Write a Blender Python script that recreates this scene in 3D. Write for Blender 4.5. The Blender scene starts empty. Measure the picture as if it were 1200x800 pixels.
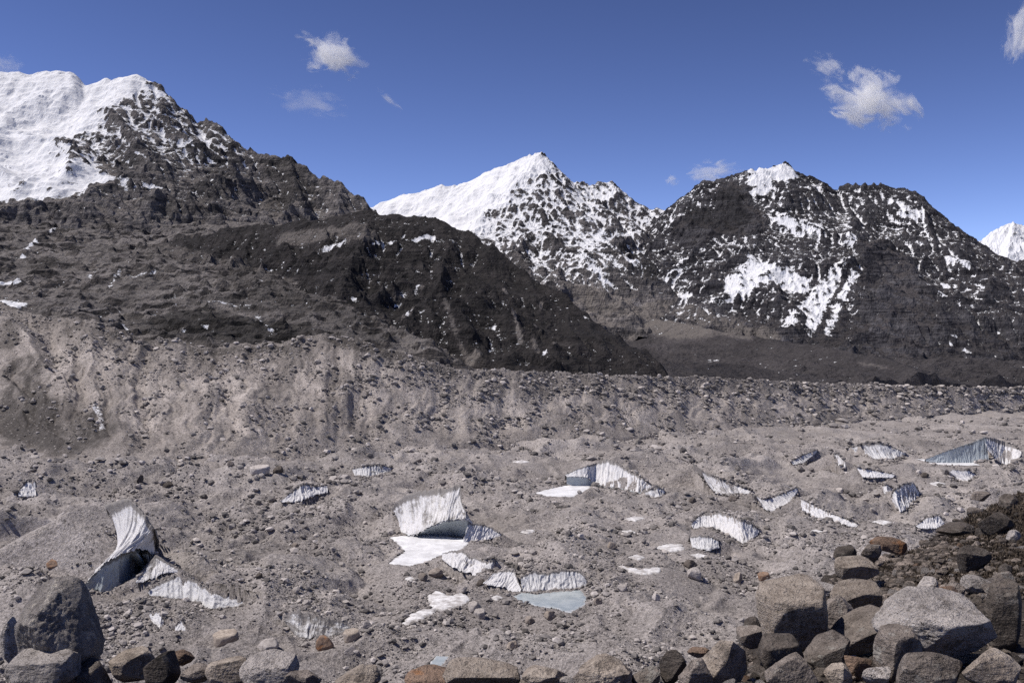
# Debris-covered glacier between moraines, seen from a boulder-strewn moraine crest, snow mountains behind.
import bpy, math, random
import numpy as np
from mathutils import Vector
from mathutils.geometry import delaunay_2d_cdt

scene = bpy.context.scene
COL = scene.collection
rng = np.random.default_rng(11)

# ------------------------------------------------------------------ camera and placement helpers
CZ = 120.0            # camera height above the middle of the glacier, metres
F = 1167.0            # focal length in photo pixels (1200 x 800)
def at(px, py, Y):
    """world point seen at a photo pixel, Y metres ahead"""
    return np.array([(px - 600.0) / F * Y, Y, CZ - (py - 400.0) / F * Y])
def pts(lst):
    return np.array([at(*p) for p in lst])

cam_d = bpy.data.cameras.new('camera'); cam = bpy.data.objects.new('camera', cam_d); COL.objects.link(cam)
cam_d.sensor_width = 36.0; cam_d.lens = 35.0; cam_d.clip_start = 0.2; cam_d.clip_end = 60000
cam.location = (0, 0, CZ); cam.rotation_euler = (math.radians(90), 0, 0)
scene.camera = cam

# ------------------------------------------------------------------ numpy noise
_pr = np.random.default_rng(5)
PERM = np.concatenate([_pr.permutation(256)] * 3)
_ang = np.arange(16) * (2 * np.pi / 16)
GX, GY = np.cos(_ang), np.sin(_ang)
_g3 = _pr.normal(size=(256, 3)); _g3 /= np.linalg.norm(_g3, axis=1)[:, None]
def fade(t): return t * t * t * (t * (t * 6 - 15) + 10)
def n2(x, y, seed=0):
    x = x + seed * 37.17; y = y - seed * 11.73
    xi = np.floor(x).astype(np.int64); yi = np.floor(y).astype(np.int64)
    xf = x - xi; yf = y - yi; xi &= 255; yi &= 255
    u = fade(xf); v = fade(yf)
    def g(ix, iy, dx, dy):
        h = PERM[PERM[ix & 255] + (iy & 255)] & 15
        return GX[h] * dx + GY[h] * dy
    a = g(xi, yi, xf, yf); b = g(xi + 1, yi, xf - 1, yf)
    c = g(xi, yi + 1, xf, yf - 1); d = g(xi + 1, yi + 1, xf - 1, yf - 1)
    return 1.5 * ((a + u * (b - a)) * (1 - v) + (c + u * (d - c)) * v)
def fbm(x, y, o=4, seed=0, gain=.5):
    s = 0; a = 1; t = 0
    for i in range(o):
        s = s + a * n2(x, y, seed + i); t += a; a *= gain; x = x * 2.03; y = y * 2.03
    return s / t
def ridged(x, y, o=4, seed=0, gain=.5):
    s = 0; a = 1; t = 0; w = 1
    for i in range(o):
        r = 1 - np.abs(n2(x, y, seed + i)) * 1.35
        r = np.clip(r, 0, 1) ** 2
        s = s + a * r * w; t += a; w = np.clip(r * 1.6, 0, 1); a *= gain; x = x * 2.07; y = y * 2.07
    return s / t
def n3(p, seed=0):
    p = p + np.array([seed * 17.3, -seed * 7.7, seed * 3.1])
    i = np.floor(p).astype(np.int64); f = p - i; i &= 255
    w = fade(f); out = 0
    for dx in (0, 1):
        for dy in (0, 1):
            for dz in (0, 1):
                h = PERM[PERM[PERM[(i[:, 0] + dx) & 255] + ((i[:, 1] + dy) & 255)] + ((i[:, 2] + dz) & 255)]
                g = _g3[h]
                d = g[:, 0] * (f[:, 0] - dx) + g[:, 1] * (f[:, 1] - dy) + g[:, 2] * (f[:, 2] - dz)
                out = out + d * np.abs(1 - dx - w[:, 0]) * np.abs(1 - dy - w[:, 1]) * np.abs(1 - dz - w[:, 2])
    return out * 1.4
def fbm3(p, o=4, seed=0, gain=.5):
    s = 0; a = 1; t = 0
    for k in range(o):
        s = s + a * n3(p, seed + k); t += a; a *= gain; p = p * 2.03
    return s / t
def sstep(a, b, x):
    t = np.clip((x - a) / (b - a), 0, 1); return t * t * (3 - 2 * t)

# ------------------------------------------------------------------ mesh helpers
def mesh_from(name, V, Fc, smooth=True, attrs=None):
    """V (n,3); Fc (m,k) array of k-gons"""
    V = np.ascontiguousarray(V, dtype=np.float32); Fc = np.ascontiguousarray(Fc, dtype=np.int32)
    me = bpy.data.meshes.new(name)
    k = Fc.shape[1]
    me.vertices.add(len(V)); me.vertices.foreach_set('co', V.ravel())
    me.loops.add(Fc.size); me.loops.foreach_set('vertex_index', Fc.ravel())
    me.polygons.add(len(Fc))
    me.polygons.foreach_set('loop_start', np.arange(0, Fc.size, k, dtype=np.int32))
    me.polygons.foreach_set('use_smooth', np.full(len(Fc), smooth, dtype=bool))
    for an, av in (attrs or {}).items():
        a = me.attributes.new(an, 'FLOAT', 'POINT'); a.data.foreach_set('value', np.ascontiguousarray(av, dtype=np.float32).ravel())
    me.update(calc_edges=True)
    return me
def obj(name, me, mat=None, parent=None):
    o = bpy.data.objects.new(name, me); COL.objects.link(o)
    if mat is not None and not me.materials: me.materials.append(mat)
    if parent is not None: o.parent = parent
    return o
def tag(o, label=None, cat=None, group=None, kind=None):
    if label: o['label'] = label
    if cat: o['category'] = cat
    if group: o['group'] = group
    if kind: o['kind'] = kind
    return o
def grid_faces(r, c):
    i = np.arange(r * c).reshape(r, c)
    return np.stack([i[:-1, :-1], i[:-1, 1:], i[1:, 1:], i[1:, :-1]], -1).reshape(-1, 4)

# ------------------------------------------------------------------ material helpers
def material(name):
    m = bpy.data.materials.new(name); m.use_nodes = True
    nt = m.node_tree; b = nt.nodes['Principled BSDF']
    b.inputs['Roughness'].default_value = .9
    b.inputs['Specular IOR Level'].default_value = .2
    return m, nt, b
class N:
    """small node-graph builder"""
    def __init__(s, nt): s.nt = nt
    def node(s, t, **kw):
        n = s.nt.nodes.new(t)
        for k, v in kw.items(): setattr(n, k, v)
        return n
    def link(s, a, b): s.nt.links.new(a, b)
    def val(s, sock, v):
        if isinstance(v, (int, float)): sock.default_value = v
        elif isinstance(v, (tuple, list)): sock.default_value = v if len(v) == len(sock.default_value) else tuple(v) + (1,)
        else: s.link(v, sock)
    def math(s, op, a, b=0.0, c=None, clamp=False):
        n = s.node('ShaderNodeMath', operation=op, use_clamp=clamp); s.val(n.inputs[0], a); s.val(n.inputs[1], b)
        if c is not None: s.val(n.inputs[2], c)
        return n.outputs[0]
    def attr(s, name): return s.node('ShaderNodeAttribute', attribute_name=name).outputs['Fac']
    def coord(s, which='Object'): return s.node('ShaderNodeTexCoord').outputs[which]
    def mapping(s, vec, scale=(1, 1, 1), rot=(0, 0, 0)):
        n = s.node('ShaderNodeMapping'); s.link(vec, n.inputs['Vector']); n.inputs['Scale'].default_value = scale; n.inputs['Rotation'].default_value = rot
        return n.outputs[0]
    def noise(s, vec, scale, detail=4, rough=.55, dist=0.0, out='Fac'):
        n = s.node('ShaderNodeTexNoise'); s.link(vec, n.inputs['Vector'])
        n.inputs['Scale'].default_value = scale; n.inputs['Detail'].default_value = detail
        n.inputs['Roughness'].default_value = rough; n.inputs['Distortion'].default_value = dist
        return n.outputs[out]
    def voronoi(s, vec, scale, feature='F1', out='Distance'):
        n = s.node('ShaderNodeTexVoronoi', feature=feature); s.link(vec, n.inputs['Vector']); n.inputs['Scale'].default_value = scale
        return n.outputs[out]
    def ramp(s, fac, stops):
        n = s.node('ShaderNodeValToRGB'); s.val(n.inputs[0], fac)
        el = n.color_ramp.elements
        while len(el) < len(stops): el.new(.5)
        for e, (p, c) in zip(el, stops):
            e.position = p; e.color = tuple(c) + (1,) if len(c) == 3 else c
        return n.outputs[0]
    def smooth(s, x, a, b):
        n = s.node('ShaderNodeMapRange', interpolation_type='SMOOTHSTEP'); s.val(n.inputs['Value'], x)
        s.val(n.inputs['From Min'], a); s.val(n.inputs['From Max'], b)
        return n.outputs[0]
    def mix(s, fac, a, b, blend='MIX'):
        n = s.node('ShaderNodeMix', data_type='RGBA', blend_type=blend)
        s.val(n.inputs[0], fac); s.val(n.inputs[6], a); s.val(n.inputs[7], b)
        return n.outputs[2]
    def scale_col(s, col, f):
        n = s.node('ShaderNodeVectorMath', operation='SCALE'); s.val(n.inputs[0], col); s.val(n.inputs['Scale'], f)
        return n.outputs[0]
    def bump(s, h, dist, strength=1.0, prev=None):
        n = s.node('ShaderNodeBump'); s.link(h, n.inputs['Height']); n.inputs['Distance'].default_value = dist
        n.inputs['Strength'].default_value = strength
        if prev is not None: s.link(prev, n.inputs['Normal'])
        return n.outputs[0]

# ------------------------------------------------------------------ materials
def mountain_material(name, rock_lo, rock_hi, scree_lo, scree_hi, s=1.0, strata=(0.5, 0.2, 0.5)):
    """bare rock on steep ground, scree on gentler ground, snow where the baked 'snow' field says"""
    m, nt, b = material(name); g = N(nt)
    P = g.coord('Object')
    snow = g.attr('snow'); tone = g.attr('tone'); steep = g.attr('steep')
    big = g.noise(P, .004 * s, 5, .6); mid = g.noise(P, .022 * s, 5, .65); fine = g.noise(P, .11 * s, 4, .7)
    st = g.noise(g.mapping(P, (.004 * s, .004 * s, .045 * s), strata), 1.0, 6, .7, .6)
    rk = g.mix(g.smooth(g.math('ADD', g.math('ADD', g.math('MULTIPLY', st, .6), g.math('MULTIPLY', fine, .25)), g.math('MULTIPLY', mid, .25)), .43, .72), rock_lo, rock_hi)
    sc = g.mix(g.smooth(g.math('ADD', g.math('MULTIPLY', big, .5), g.math('MULTIPLY', fine, .5)), .35, .66), scree_lo, scree_hi)
    stm = g.smooth(g.math('ADD', steep, g.math('MULTIPLY', g.math('SUBTRACT', mid, .5), .5)), .4, .6)
    col = g.mix(stm, sc, rk)
    spk = g.math('ADD', .25, g.math('MULTIPLY', g.noise(P, .3 * s, 3, .8), 1.5))
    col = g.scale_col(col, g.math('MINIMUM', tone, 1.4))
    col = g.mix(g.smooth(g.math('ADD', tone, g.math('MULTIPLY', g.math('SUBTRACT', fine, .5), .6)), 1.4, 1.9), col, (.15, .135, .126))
    col = g.scale_col(col, spk)
    st2 = g.noise(g.mapping(P, (.013 * s, .013 * s, .13 * s), (.35, .45, .3)), 1.0, 5, .7, .4)
    vf = g.noise(P, .2 * s, 3, .75)
    a = g.math('ADD', snow, g.math('MULTIPLY', g.math('SUBTRACT', mid, .5), .35))
    a = g.math('ADD', a, g.math('MULTIPLY', g.math('SUBTRACT', fine, .5), .6))
    a = g.math('ADD', a, g.math('MULTIPLY', g.math('SUBTRACT', vf, .5), 1.3))
    a = g.math('ADD', a, g.math('MULTIPLY', g.math('SUBTRACT', st2, .5), 1.0))
    fl = g.smooth(g.math('ADD', g.noise(g.mapping(P, (1, 1, 1.6)), .075 * s, 3, .55), g.math('MULTIPLY', g.math('ADD', snow, g.math('MULTIPLY', big, 1.0)), .25)), .84, .88)
    sm = g.math('MAXIMUM', g.smooth(a, .46, .56), fl)
    col = g.mix(sm, col, g.mix(g.noise(P, .01 * s, 3), (.60, .61, .64), (.74, .74, .75)))
    g.link(col, b.inputs['Base Color'])
    inv = g.math('SUBTRACT', 1.0, g.math('MULTIPLY', sm, .82))
    h = g.math('MULTIPLY', g.math('ADD', g.math('ADD', g.math('MULTIPLY', mid, 1.2), g.math('MULTIPLY', fine, .5)), g.math('MULTIPLY', st, 1.0)), inv)
    g.link(g.bump(h, 14.0 / s, 1.0), b.inputs['Normal'])
    return m

def debris_material(name, lo, hi, s=1.0, speck=1.0):
    """gravel and stones on ice or in a moraine wall"""
    m, nt, b = material(name); g = N(nt); P = g.coord('Object')
    tone = g.attr('tone'); snow = g.attr('snow')
    big = g.noise(P, .012 * s, 5, .6); mid = g.noise(P, .08 * s, 5, .65)
    fine = g.noise(P, .55 * s, 4, .75); vf = g.noise(P, 1.9 * s, 3, .75)
    col = g.mix(g.smooth(g.math('ADD', g.math('MULTIPLY', big, .6), g.math('MULTIPLY', mid, .4)), .36, .64), lo, hi)
    f = g.math('ADD', .30, g.math('MULTIPLY', g.smooth(g.math('ADD', g.math('MULTIPLY', fine, .5), g.math('MULTIPLY', vf, .5)), .3, .7), 1.4))
    col = g.scale_col(g.scale_col(col, tone), f)
    cell = g.voronoi(P, .45 * s, 'F1', 'Color')
    sep = g.node('ShaderNodeSeparateColor'); g.link(cell, sep.inputs[0])
    near = g.smooth(g.voronoi(P, .45 * s), .42, .2)
    lightm = g.math('MULTIPLY', g.math('MULTIPLY', g.math('GREATER_THAN', sep.outputs[0], .86), near), .8)
    darkm = g.math('MULTIPLY', g.math('MULTIPLY', g.math('LESS_THAN', sep.outputs[0], .12), near), .7)
    col = g.mix(lightm, col, (.36, .33, .31)); col = g.mix(darkm, col, (.055, .048, .045))
    sm = g.smooth(g.math('ADD', snow, g.math('MULTIPLY', g.math('SUBTRACT', g.math('ADD', g.math('MULTIPLY', mid, .5), g.math('MULTIPLY', fine, .5)), .5), .9)), .46, .56)
    col = g.mix(sm, col, (.78, .78, .80))
    g.link(col, b.inputs['Base Color'])
    h = g.math('ADD', g.math('MULTIPLY', mid, 1.6), g.math('ADD', fine, g.math('MULTIPLY', vf, .3)))
    g.link(g.bump(h, 1.6 / s, .9), b.inputs['Normal'])
    return m

def stone_material(name, lo, hi, speck=(.05, .045, .04), lichen=None, rust=None, s=1.0):
    m, nt, b = material(name); g = N(nt); P = g.coord('Object')
    rnd = g.node('ShaderNodeObjectInfo').outputs['Random']
    off = g.node('ShaderNodeVectorMath', operation='ADD'); g.link(P, off.inputs[0])
    cmb = g.node('ShaderNodeCombineXYZ'); g.link(g.math('MULTIPLY', rnd, 40.0), cmb.inputs[0]); g.link(cmb.outputs[0], off.inputs[1])
    P = off.outputs[0]
    big = g.noise(P, 2.2 * s, 5, .6); mid = g.noise(P, 9 * s, 5, .65); fine = g.noise(P, 42 * s, 3, .7); grain = g.noise(P, 120 * s, 2, .6)
    col = g.mix(g.smooth(g.math('ADD', g.math('MULTIPLY', big, .5), g.math('MULTIPLY', mid, .5)), .34, .66), lo, hi)
    if lichen: col = g.mix(g.math('MULTIPLY', g.smooth(g.noise(P, 5 * s, 6, .7), .55, .64), .75), col, lichen)
    if rust: col = g.mix(g.math('MULTIPLY', g.smooth(g.noise(P, 3.1 * s, 5, .65), .52, .66), .8), col, rust)
    col = g.mix(g.math('MULTIPLY', g.smooth(fine, .56, .66), .75), col, speck)
    col = g.mix(g.math('MULTIPLY', g.smooth(g.voronoi(P, 7 * s), .09, .03), .5), col, speck)
    col = g.scale_col(col, g.math('ADD', .45, g.math('MULTIPLY', grain, 1.1)))
    col = g.mix(g.math('MULTIPLY', g.smooth(g.noise(P, 26 * s, 4, .75), .60, .68), .6), col, tuple(min(.6, c * 1.5) for c in hi))
    col = g.scale_col(col, g.math('ADD', .8, g.math('MULTIPLY', rnd, .4)))
    g.link(col, b.inputs['Base Color'])
    crack = g.noise(g.mapping(P, (1.2, 1.2, 7.0), (.25, .4, 0)), 2.0 * s, 6, .7, .5)
    pit = g.smooth(g.noise(P, 6 * s, 5, .7), .40, .30)
    h = g.math('ADD', g.math('ADD', g.math('MULTIPLY', mid, .8), g.math('MULTIPLY', fine, .35)), g.math('ADD', g.math('MULTIPLY', grain, .08), g.math('SUBTRACT', g.math('MULTIPLY', crack, .7), g.math('MULTIPLY', pit, .35))))
    g.link(g.bump(h, .09 / s, 1.0), b.inputs['Normal'])
    return m

def ice_material(name, clean, dirt, dirtiness=.5):
    m, nt, b = material(name); g = N(nt); P = g.coord('Object')
    a = g.attr('along'); d = g.attr('down')          # metres along the rim, 0..1 down the face
    wv = g.math('MULTIPLY', g.math('SUBTRACT', g.noise(P, .16, 4, .65), .5), 9.0)
    aw = g.math('ADD', a, wv)
    cv = g.node('ShaderNodeCombineXYZ'); g.link(g.math('MULTIPLY', aw, .38), cv.inputs[0]); g.link(g.math('MULTIPLY', d, 1.6), cv.inputs[1])
    streak = g.noise(cv.outputs[0], 1.0, 7, .78, .35)
    cl = g.node('ShaderNodeCombineXYZ'); g.link(g.math('MULTIPLY', aw, .05), cl.inputs[0]); g.link(g.math('ADD', g.math('MULTIPLY', d, 5.0), g.math('MULTIPLY', wv, .06)), cl.inputs[1])
    layer = g.noise(cl.outputs[0], 1.0, 5, .7, .3)
    cv2 = g.node('ShaderNodeCombineXYZ'); g.link(g.math('MULTIPLY', a, .12), cv2.inputs[0]); g.link(g.math('MULTIPLY', d, .8), cv2.inputs[1])
    wide = g.noise(cv2.outputs[0], 1.0, 3, .6)
    fine = g.noise(P, 1.3, 4, .7)
    x = g.math('ADD', g.math('ADD', g.math('MULTIPLY', streak, .75), g.math('MULTIPLY', wide, .45)), g.math('ADD', g.math('MULTIPLY', fine, .22), g.math('MULTIPLY', g.math('SUBTRACT', layer, .5), .38)))
    x = g.math('ADD', x, g.math('MULTIPLY', g.math('SUBTRACT', g.node('ShaderNodeObjectInfo').outputs['Random'], .5), .2))
    top = g.math('MULTIPLY', g.smooth(d, .22, 0.0), .34)
    x = g.math('ADD', x, top)
    msk = g.smooth(x, .93 - .27 * dirtiness, 1.10 - .27 * dirtiness)
    base = g.mix(g.noise(P, .25, 4), clean, tuple(min(1, c * 1.12) for c in clean))
    col = g.mix(g.math('MULTIPLY', msk, .92), base, dirt)
    g.link(col, b.inputs['Base Color'])
    b.inputs['Roughness'].default_value = .55
    b.inputs['Specular IOR Level'].default_value = .35
    h = g.math('ADD', g.math('MULTIPLY', streak, 1.0), g.math('MULTIPLY', fine, .4))
    g.link(g.bump(h, .9, .7), b.inputs['Normal'])
    return m

def flat_material(name, a_, b_, scale, rough=.6, bumpd=.1, spec=.3, pale_rim=False):
    m, nt, b = material(name); g = N(nt); P = g.coord('Object')
    n = g.math('ADD', g.math('MULTIPLY', g.noise(P, scale, 6, .65), .7), g.math('MULTIPLY', g.noise(P, scale * 7, 3, .7), .3))
    rim = g.smooth(g.math('ADD', g.attr('edge'), g.math('MULTIPLY', g.math('SUBTRACT', g.noise(P, scale * 3, 5, .75), .5), 5.0)), 1.3, -.2)
    grit = g.smooth(g.noise(P, scale * 5, 5, .8), .60, .68)
    col = g.mix(g.smooth(n, .38, .62), a_, b_)
    col = g.mix(g.math('MULTIPLY', rim, .75), col, (.20, .18, .168) if not pale_rim else (.62, .62, .63))
    col = g.mix(g.math('MULTIPLY', grit, .45), col, (.25, .23, .215))
    g.link(col, b.inputs['Base Color'])
    b.inputs['Roughness'].default_value = rough; b.inputs['Specular IOR Level'].default_value = spec
    g.link(g.bump(n, bumpd, .6), b.inputs['Normal'])
    return m

M = {}
M['peak'] = mountain_material('snowy_rock', (.035, .033, .036), (.21, .193, .19), (.12, .107, .10), (.19, .172, .163))
M['dark_peak'] = mountain_material('dark_snowy_rock', (.014, .013, .017), (.10, .096, .104), (.033, .030, .032), (.075, .068, .070))
M['hill'] = mountain_material('dark_hill', (.010, .009, .010), (.046, .041, .041), (.012, .011, .0115), (.034, .030, .030), 1.7)
M['slope'] = mountain_material('brown_slope', (.03, .027, .027), (.15, .134, .125), (.105, .096, .092), (.21, .191, .182), 1.5)
M['glacier'] = debris_material('glacier_debris', (.245, .221, .209), (.355, .324, .309))
M['moraine'] = debris_material('moraine_debris', (.235, .209, .193), (.345, .310, .288), .8)
M['rubble'] = stone_material('rubble_stone', (.16, .145, .135), (.25, .23, .215), s=.12)
M['ice'] = ice_material('glacier_ice', (.60, .59, .595), (.15, .135, .127), .60)
M['dirty_ice'] = ice_material('dirty_glacier_ice', (.55, .545, .55), (.14, .125, .117), .88)
M['shaded_ice'] = ice_material('shaded_blue_ice', (.34, .375, .395), (.13, .13, .13), .45)  # darker, bluer copy of the ice, with shade put into its colour
M['pond_snow'] = flat_material('snowed_pond_ice', (.58, .575, .585), (.80, .80, .81), .09)
M['pond_ice'] = flat_material('grey_pond_ice', (.27, .31, .325), (.42, .455, .46), .15, .25, .03, .5, True)
M['snow'] = flat_material('dusty_snow', (.36, .335, .32), (.78, .77, .77), .22, .7, .3)
M['bank'] = debris_material('bank_earth', (.032, .026, .021), (.075, .061, .051), 14.0)
M['pale'] = stone_material('pale_granite', (.28, .252, .236), (.50, .455, .425), lichen=(.16, .14, .125))
M['grey'] = stone_material('grey_gneiss', (.12, .100, .087), (.30, .257, .226), lichen=(.33, .31, .28))
M['tan'] = stone_material('tan_granite', (.22, .18, .148), (.42, .36, .305), lichen=(.12, .10, .085))
M['dark'] = stone_material('dark_rock', (.045, .038, .033), (.135, .113, .098), lichen=(.2, .18, .16))
M['corner'] = stone_material('pitted_gneiss', (.15, .135, .128), (.28, .255, .24), lichen=(.46, .42, .37))
M['rust'] = stone_material('rusty_rock', (.15, .105, .08), (.29, .20, .145), rust=(.28, .13, .055))
TONE_WORD = {'pale': 'pale', 'grey': 'grey', 'tan': 'tan', 'dark': 'dark', 'rust': 'rusty brown'}

# ------------------------------------------------------------------ heightfield mountains
def ridge_field(X, Y, ridges):
    """max over ridge lines of (ridge height minus the fall of the slope away from it)"""
    H = np.full(X.shape, -1e4)
    for r in ridges:
        P = pts(r['p']); s1 = r.get('s', .8); s2 = r.get('s2', s1 * .7); d1 = r.get('d', 200.0)
        for a, b in zip(P[:-1], P[1:]):
            dx, dy = b[0] - a[0], b[1] - a[1]; L2 = dx * dx + dy * dy + 1e-9
            t = np.clip(((X - a[0]) * dx + (Y - a[1]) * dy) / L2, 0, 1)
            d = np.hypot(X - a[0] - t * dx, Y - a[1] - t * dy)
            h = a[2] + t * (b[2] - a[2]) - np.where(d < d1, s1 * d, s1 * d1 + s2 * (d - d1))
            H = np.maximum(H, h)
    return H
def blur(a):
    p = np.pad(a, 1, mode='edge')
    return (p[1:-1, 1:-1] * 4 + (p[:-2, 1:-1] + p[2:, 1:-1] + p[1:-1, :-2] + p[1:-1, 2:]) * 2 + p[:-2, :-2] + p[:-2, 2:] + p[2:, :-2] + p[2:, 2:]) / 16
def erode(H, res, n, steps, seed, ke=.12, kd=.12, cap=.5, inertia=.25, evap=.03, keep=None):
    """rain droplets run downhill, cut gullies and drop fans"""
    r = np.random.default_rng(seed); h = H / res; R, C = h.shape
    for batch in range(6):
        m = n // 6
        x = r.uniform(1, C - 2.01, m); y = r.uniform(1, R - 2.01, m); vx = np.zeros(m); vy = np.zeros(m)
        water = np.ones(m); sed = np.zeros(m); sp = np.ones(m)
        for s in range(steps):
            xi = x.astype(int); yi = y.astype(int); fx = x - xi; fy = y - yi; k = yi * C + xi
            hf = h.ravel(); a, b, c, d = hf[k], hf[k + 1], hf[k + C], hf[k + C + 1]
            gx = (b - a) * (1 - fy) + (d - c) * fy; gy = (c - a) * (1 - fx) + (d - b) * fx
            h0 = (a * (1 - fx) + b * fx) * (1 - fy) + (c * (1 - fx) + d * fx) * fy
            vx = vx * inertia - gx * (1 - inertia); vy = vy * inertia - gy * (1 - inertia)
            l = np.hypot(vx, vy) + 1e-9; vx /= l; vy /= l
            nx = np.clip(x + vx, 1, C - 2.01); ny = np.clip(y + vy, 1, R - 2.01)
            xj = nx.astype(int); yj = ny.astype(int); gx2 = nx - xj; gy2 = ny - yj; k2 = yj * C + xj
            h1 = (hf[k2] * (1 - gx2) + hf[k2 + 1] * gx2) * (1 - gy2) + (hf[k2 + C] * (1 - gx2) + hf[k2 + C + 1] * gx2) * gy2
            dh = h1 - h0
            capac = np.maximum(-dh, .01) * sp * water * cap
            dep = np.where(dh > 0, np.minimum(dh, sed), np.where(sed > capac, (sed - capac) * kd, -np.minimum((capac - sed) * ke, np.maximum(-dh, 0) * .5)))
            dep = np.where(l < 1e-6, 0, dep)
            if keep is not None: dep = dep * keep.ravel()[k]
            sed -= dep
            dm = (np.bincount(k, dep * (1 - fx) * (1 - fy), R * C) + np.bincount(k + 1, dep * fx * (1 - fy), R * C)
                  + np.bincount(k + C, dep * (1 - fx) * fy, R * C) + np.bincount(k + C + 1, dep * fx * fy, R * C)).reshape(R, C)
            h += blur(np.clip(dm, -.25, .25))
            sp = np.sqrt(np.maximum(sp * sp - dh * .6, .05)); sp = np.minimum(sp, 4); water *= 1 - evap
            x, y = nx, ny
    return h * res

def surf_point(Pw, px, py):
    """the front-most surface vertex near a photo pixel, as a world point"""
    qx = 600 + Pw[:, 0] / Pw[:, 1] * F; qy = 400 - (Pw[:, 2] - CZ) / Pw[:, 1] * F
    d = np.hypot(qx - px, qy - py)
    i = np.where(d < 6)[0]
    if len(i) == 0: return Pw[np.argmin(d)]
    return Pw[i[np.argmin(Pw[i, 1] + d[i] * 4)]]
def paint(Pw, strokes, warp=.35, seed=0, ysq=1.6):
    """world-space brush strokes lying on the surface: (points, radius in photo pixels, amount)"""
    out = np.zeros(len(Pw)); 
    for (pp, rad, amt) in strokes:
        W = [surf_point(Pw, *p) for p in pp]
        if len(W) == 1: W = W * 2
        Ym = np.mean([w[1] for w in W]); r = rad * Ym / F
        sq = np.array([1, 1 / ysq, 1]); lo = np.min(W, 0) - 2 * r / sq; hi = np.max(W, 0) + 2 * r / sq
        k = np.where(np.all((Pw > lo) & (Pw < hi), 1))[0]
        if len(k) == 0: continue
        Q = Pw[k] * sq; W = [w * sq for w in W]; d = np.full(len(k), 1e9)
        for a, b in zip(W[:-1], W[1:]):
            ab = b - a; t = np.clip(((Q - a) @ ab) / (ab @ ab + 1e-9), 0, 1)
            d = np.minimum(d, np.linalg.norm(Q - a - t[:, None] * ab, axis=1))
        n = fbm(Q[:, 0] / (r * 1.3), Q[:, 1] / (r * 1.3) + Q[:, 2] / (r * 1.3), 3, seed)
        w = amt * sstep(1.25, .55, d / r + n * warp * 1.6)
        out[k] = np.where(np.abs(w) > np.abs(out[k]), w, out[k])
    return out

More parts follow.
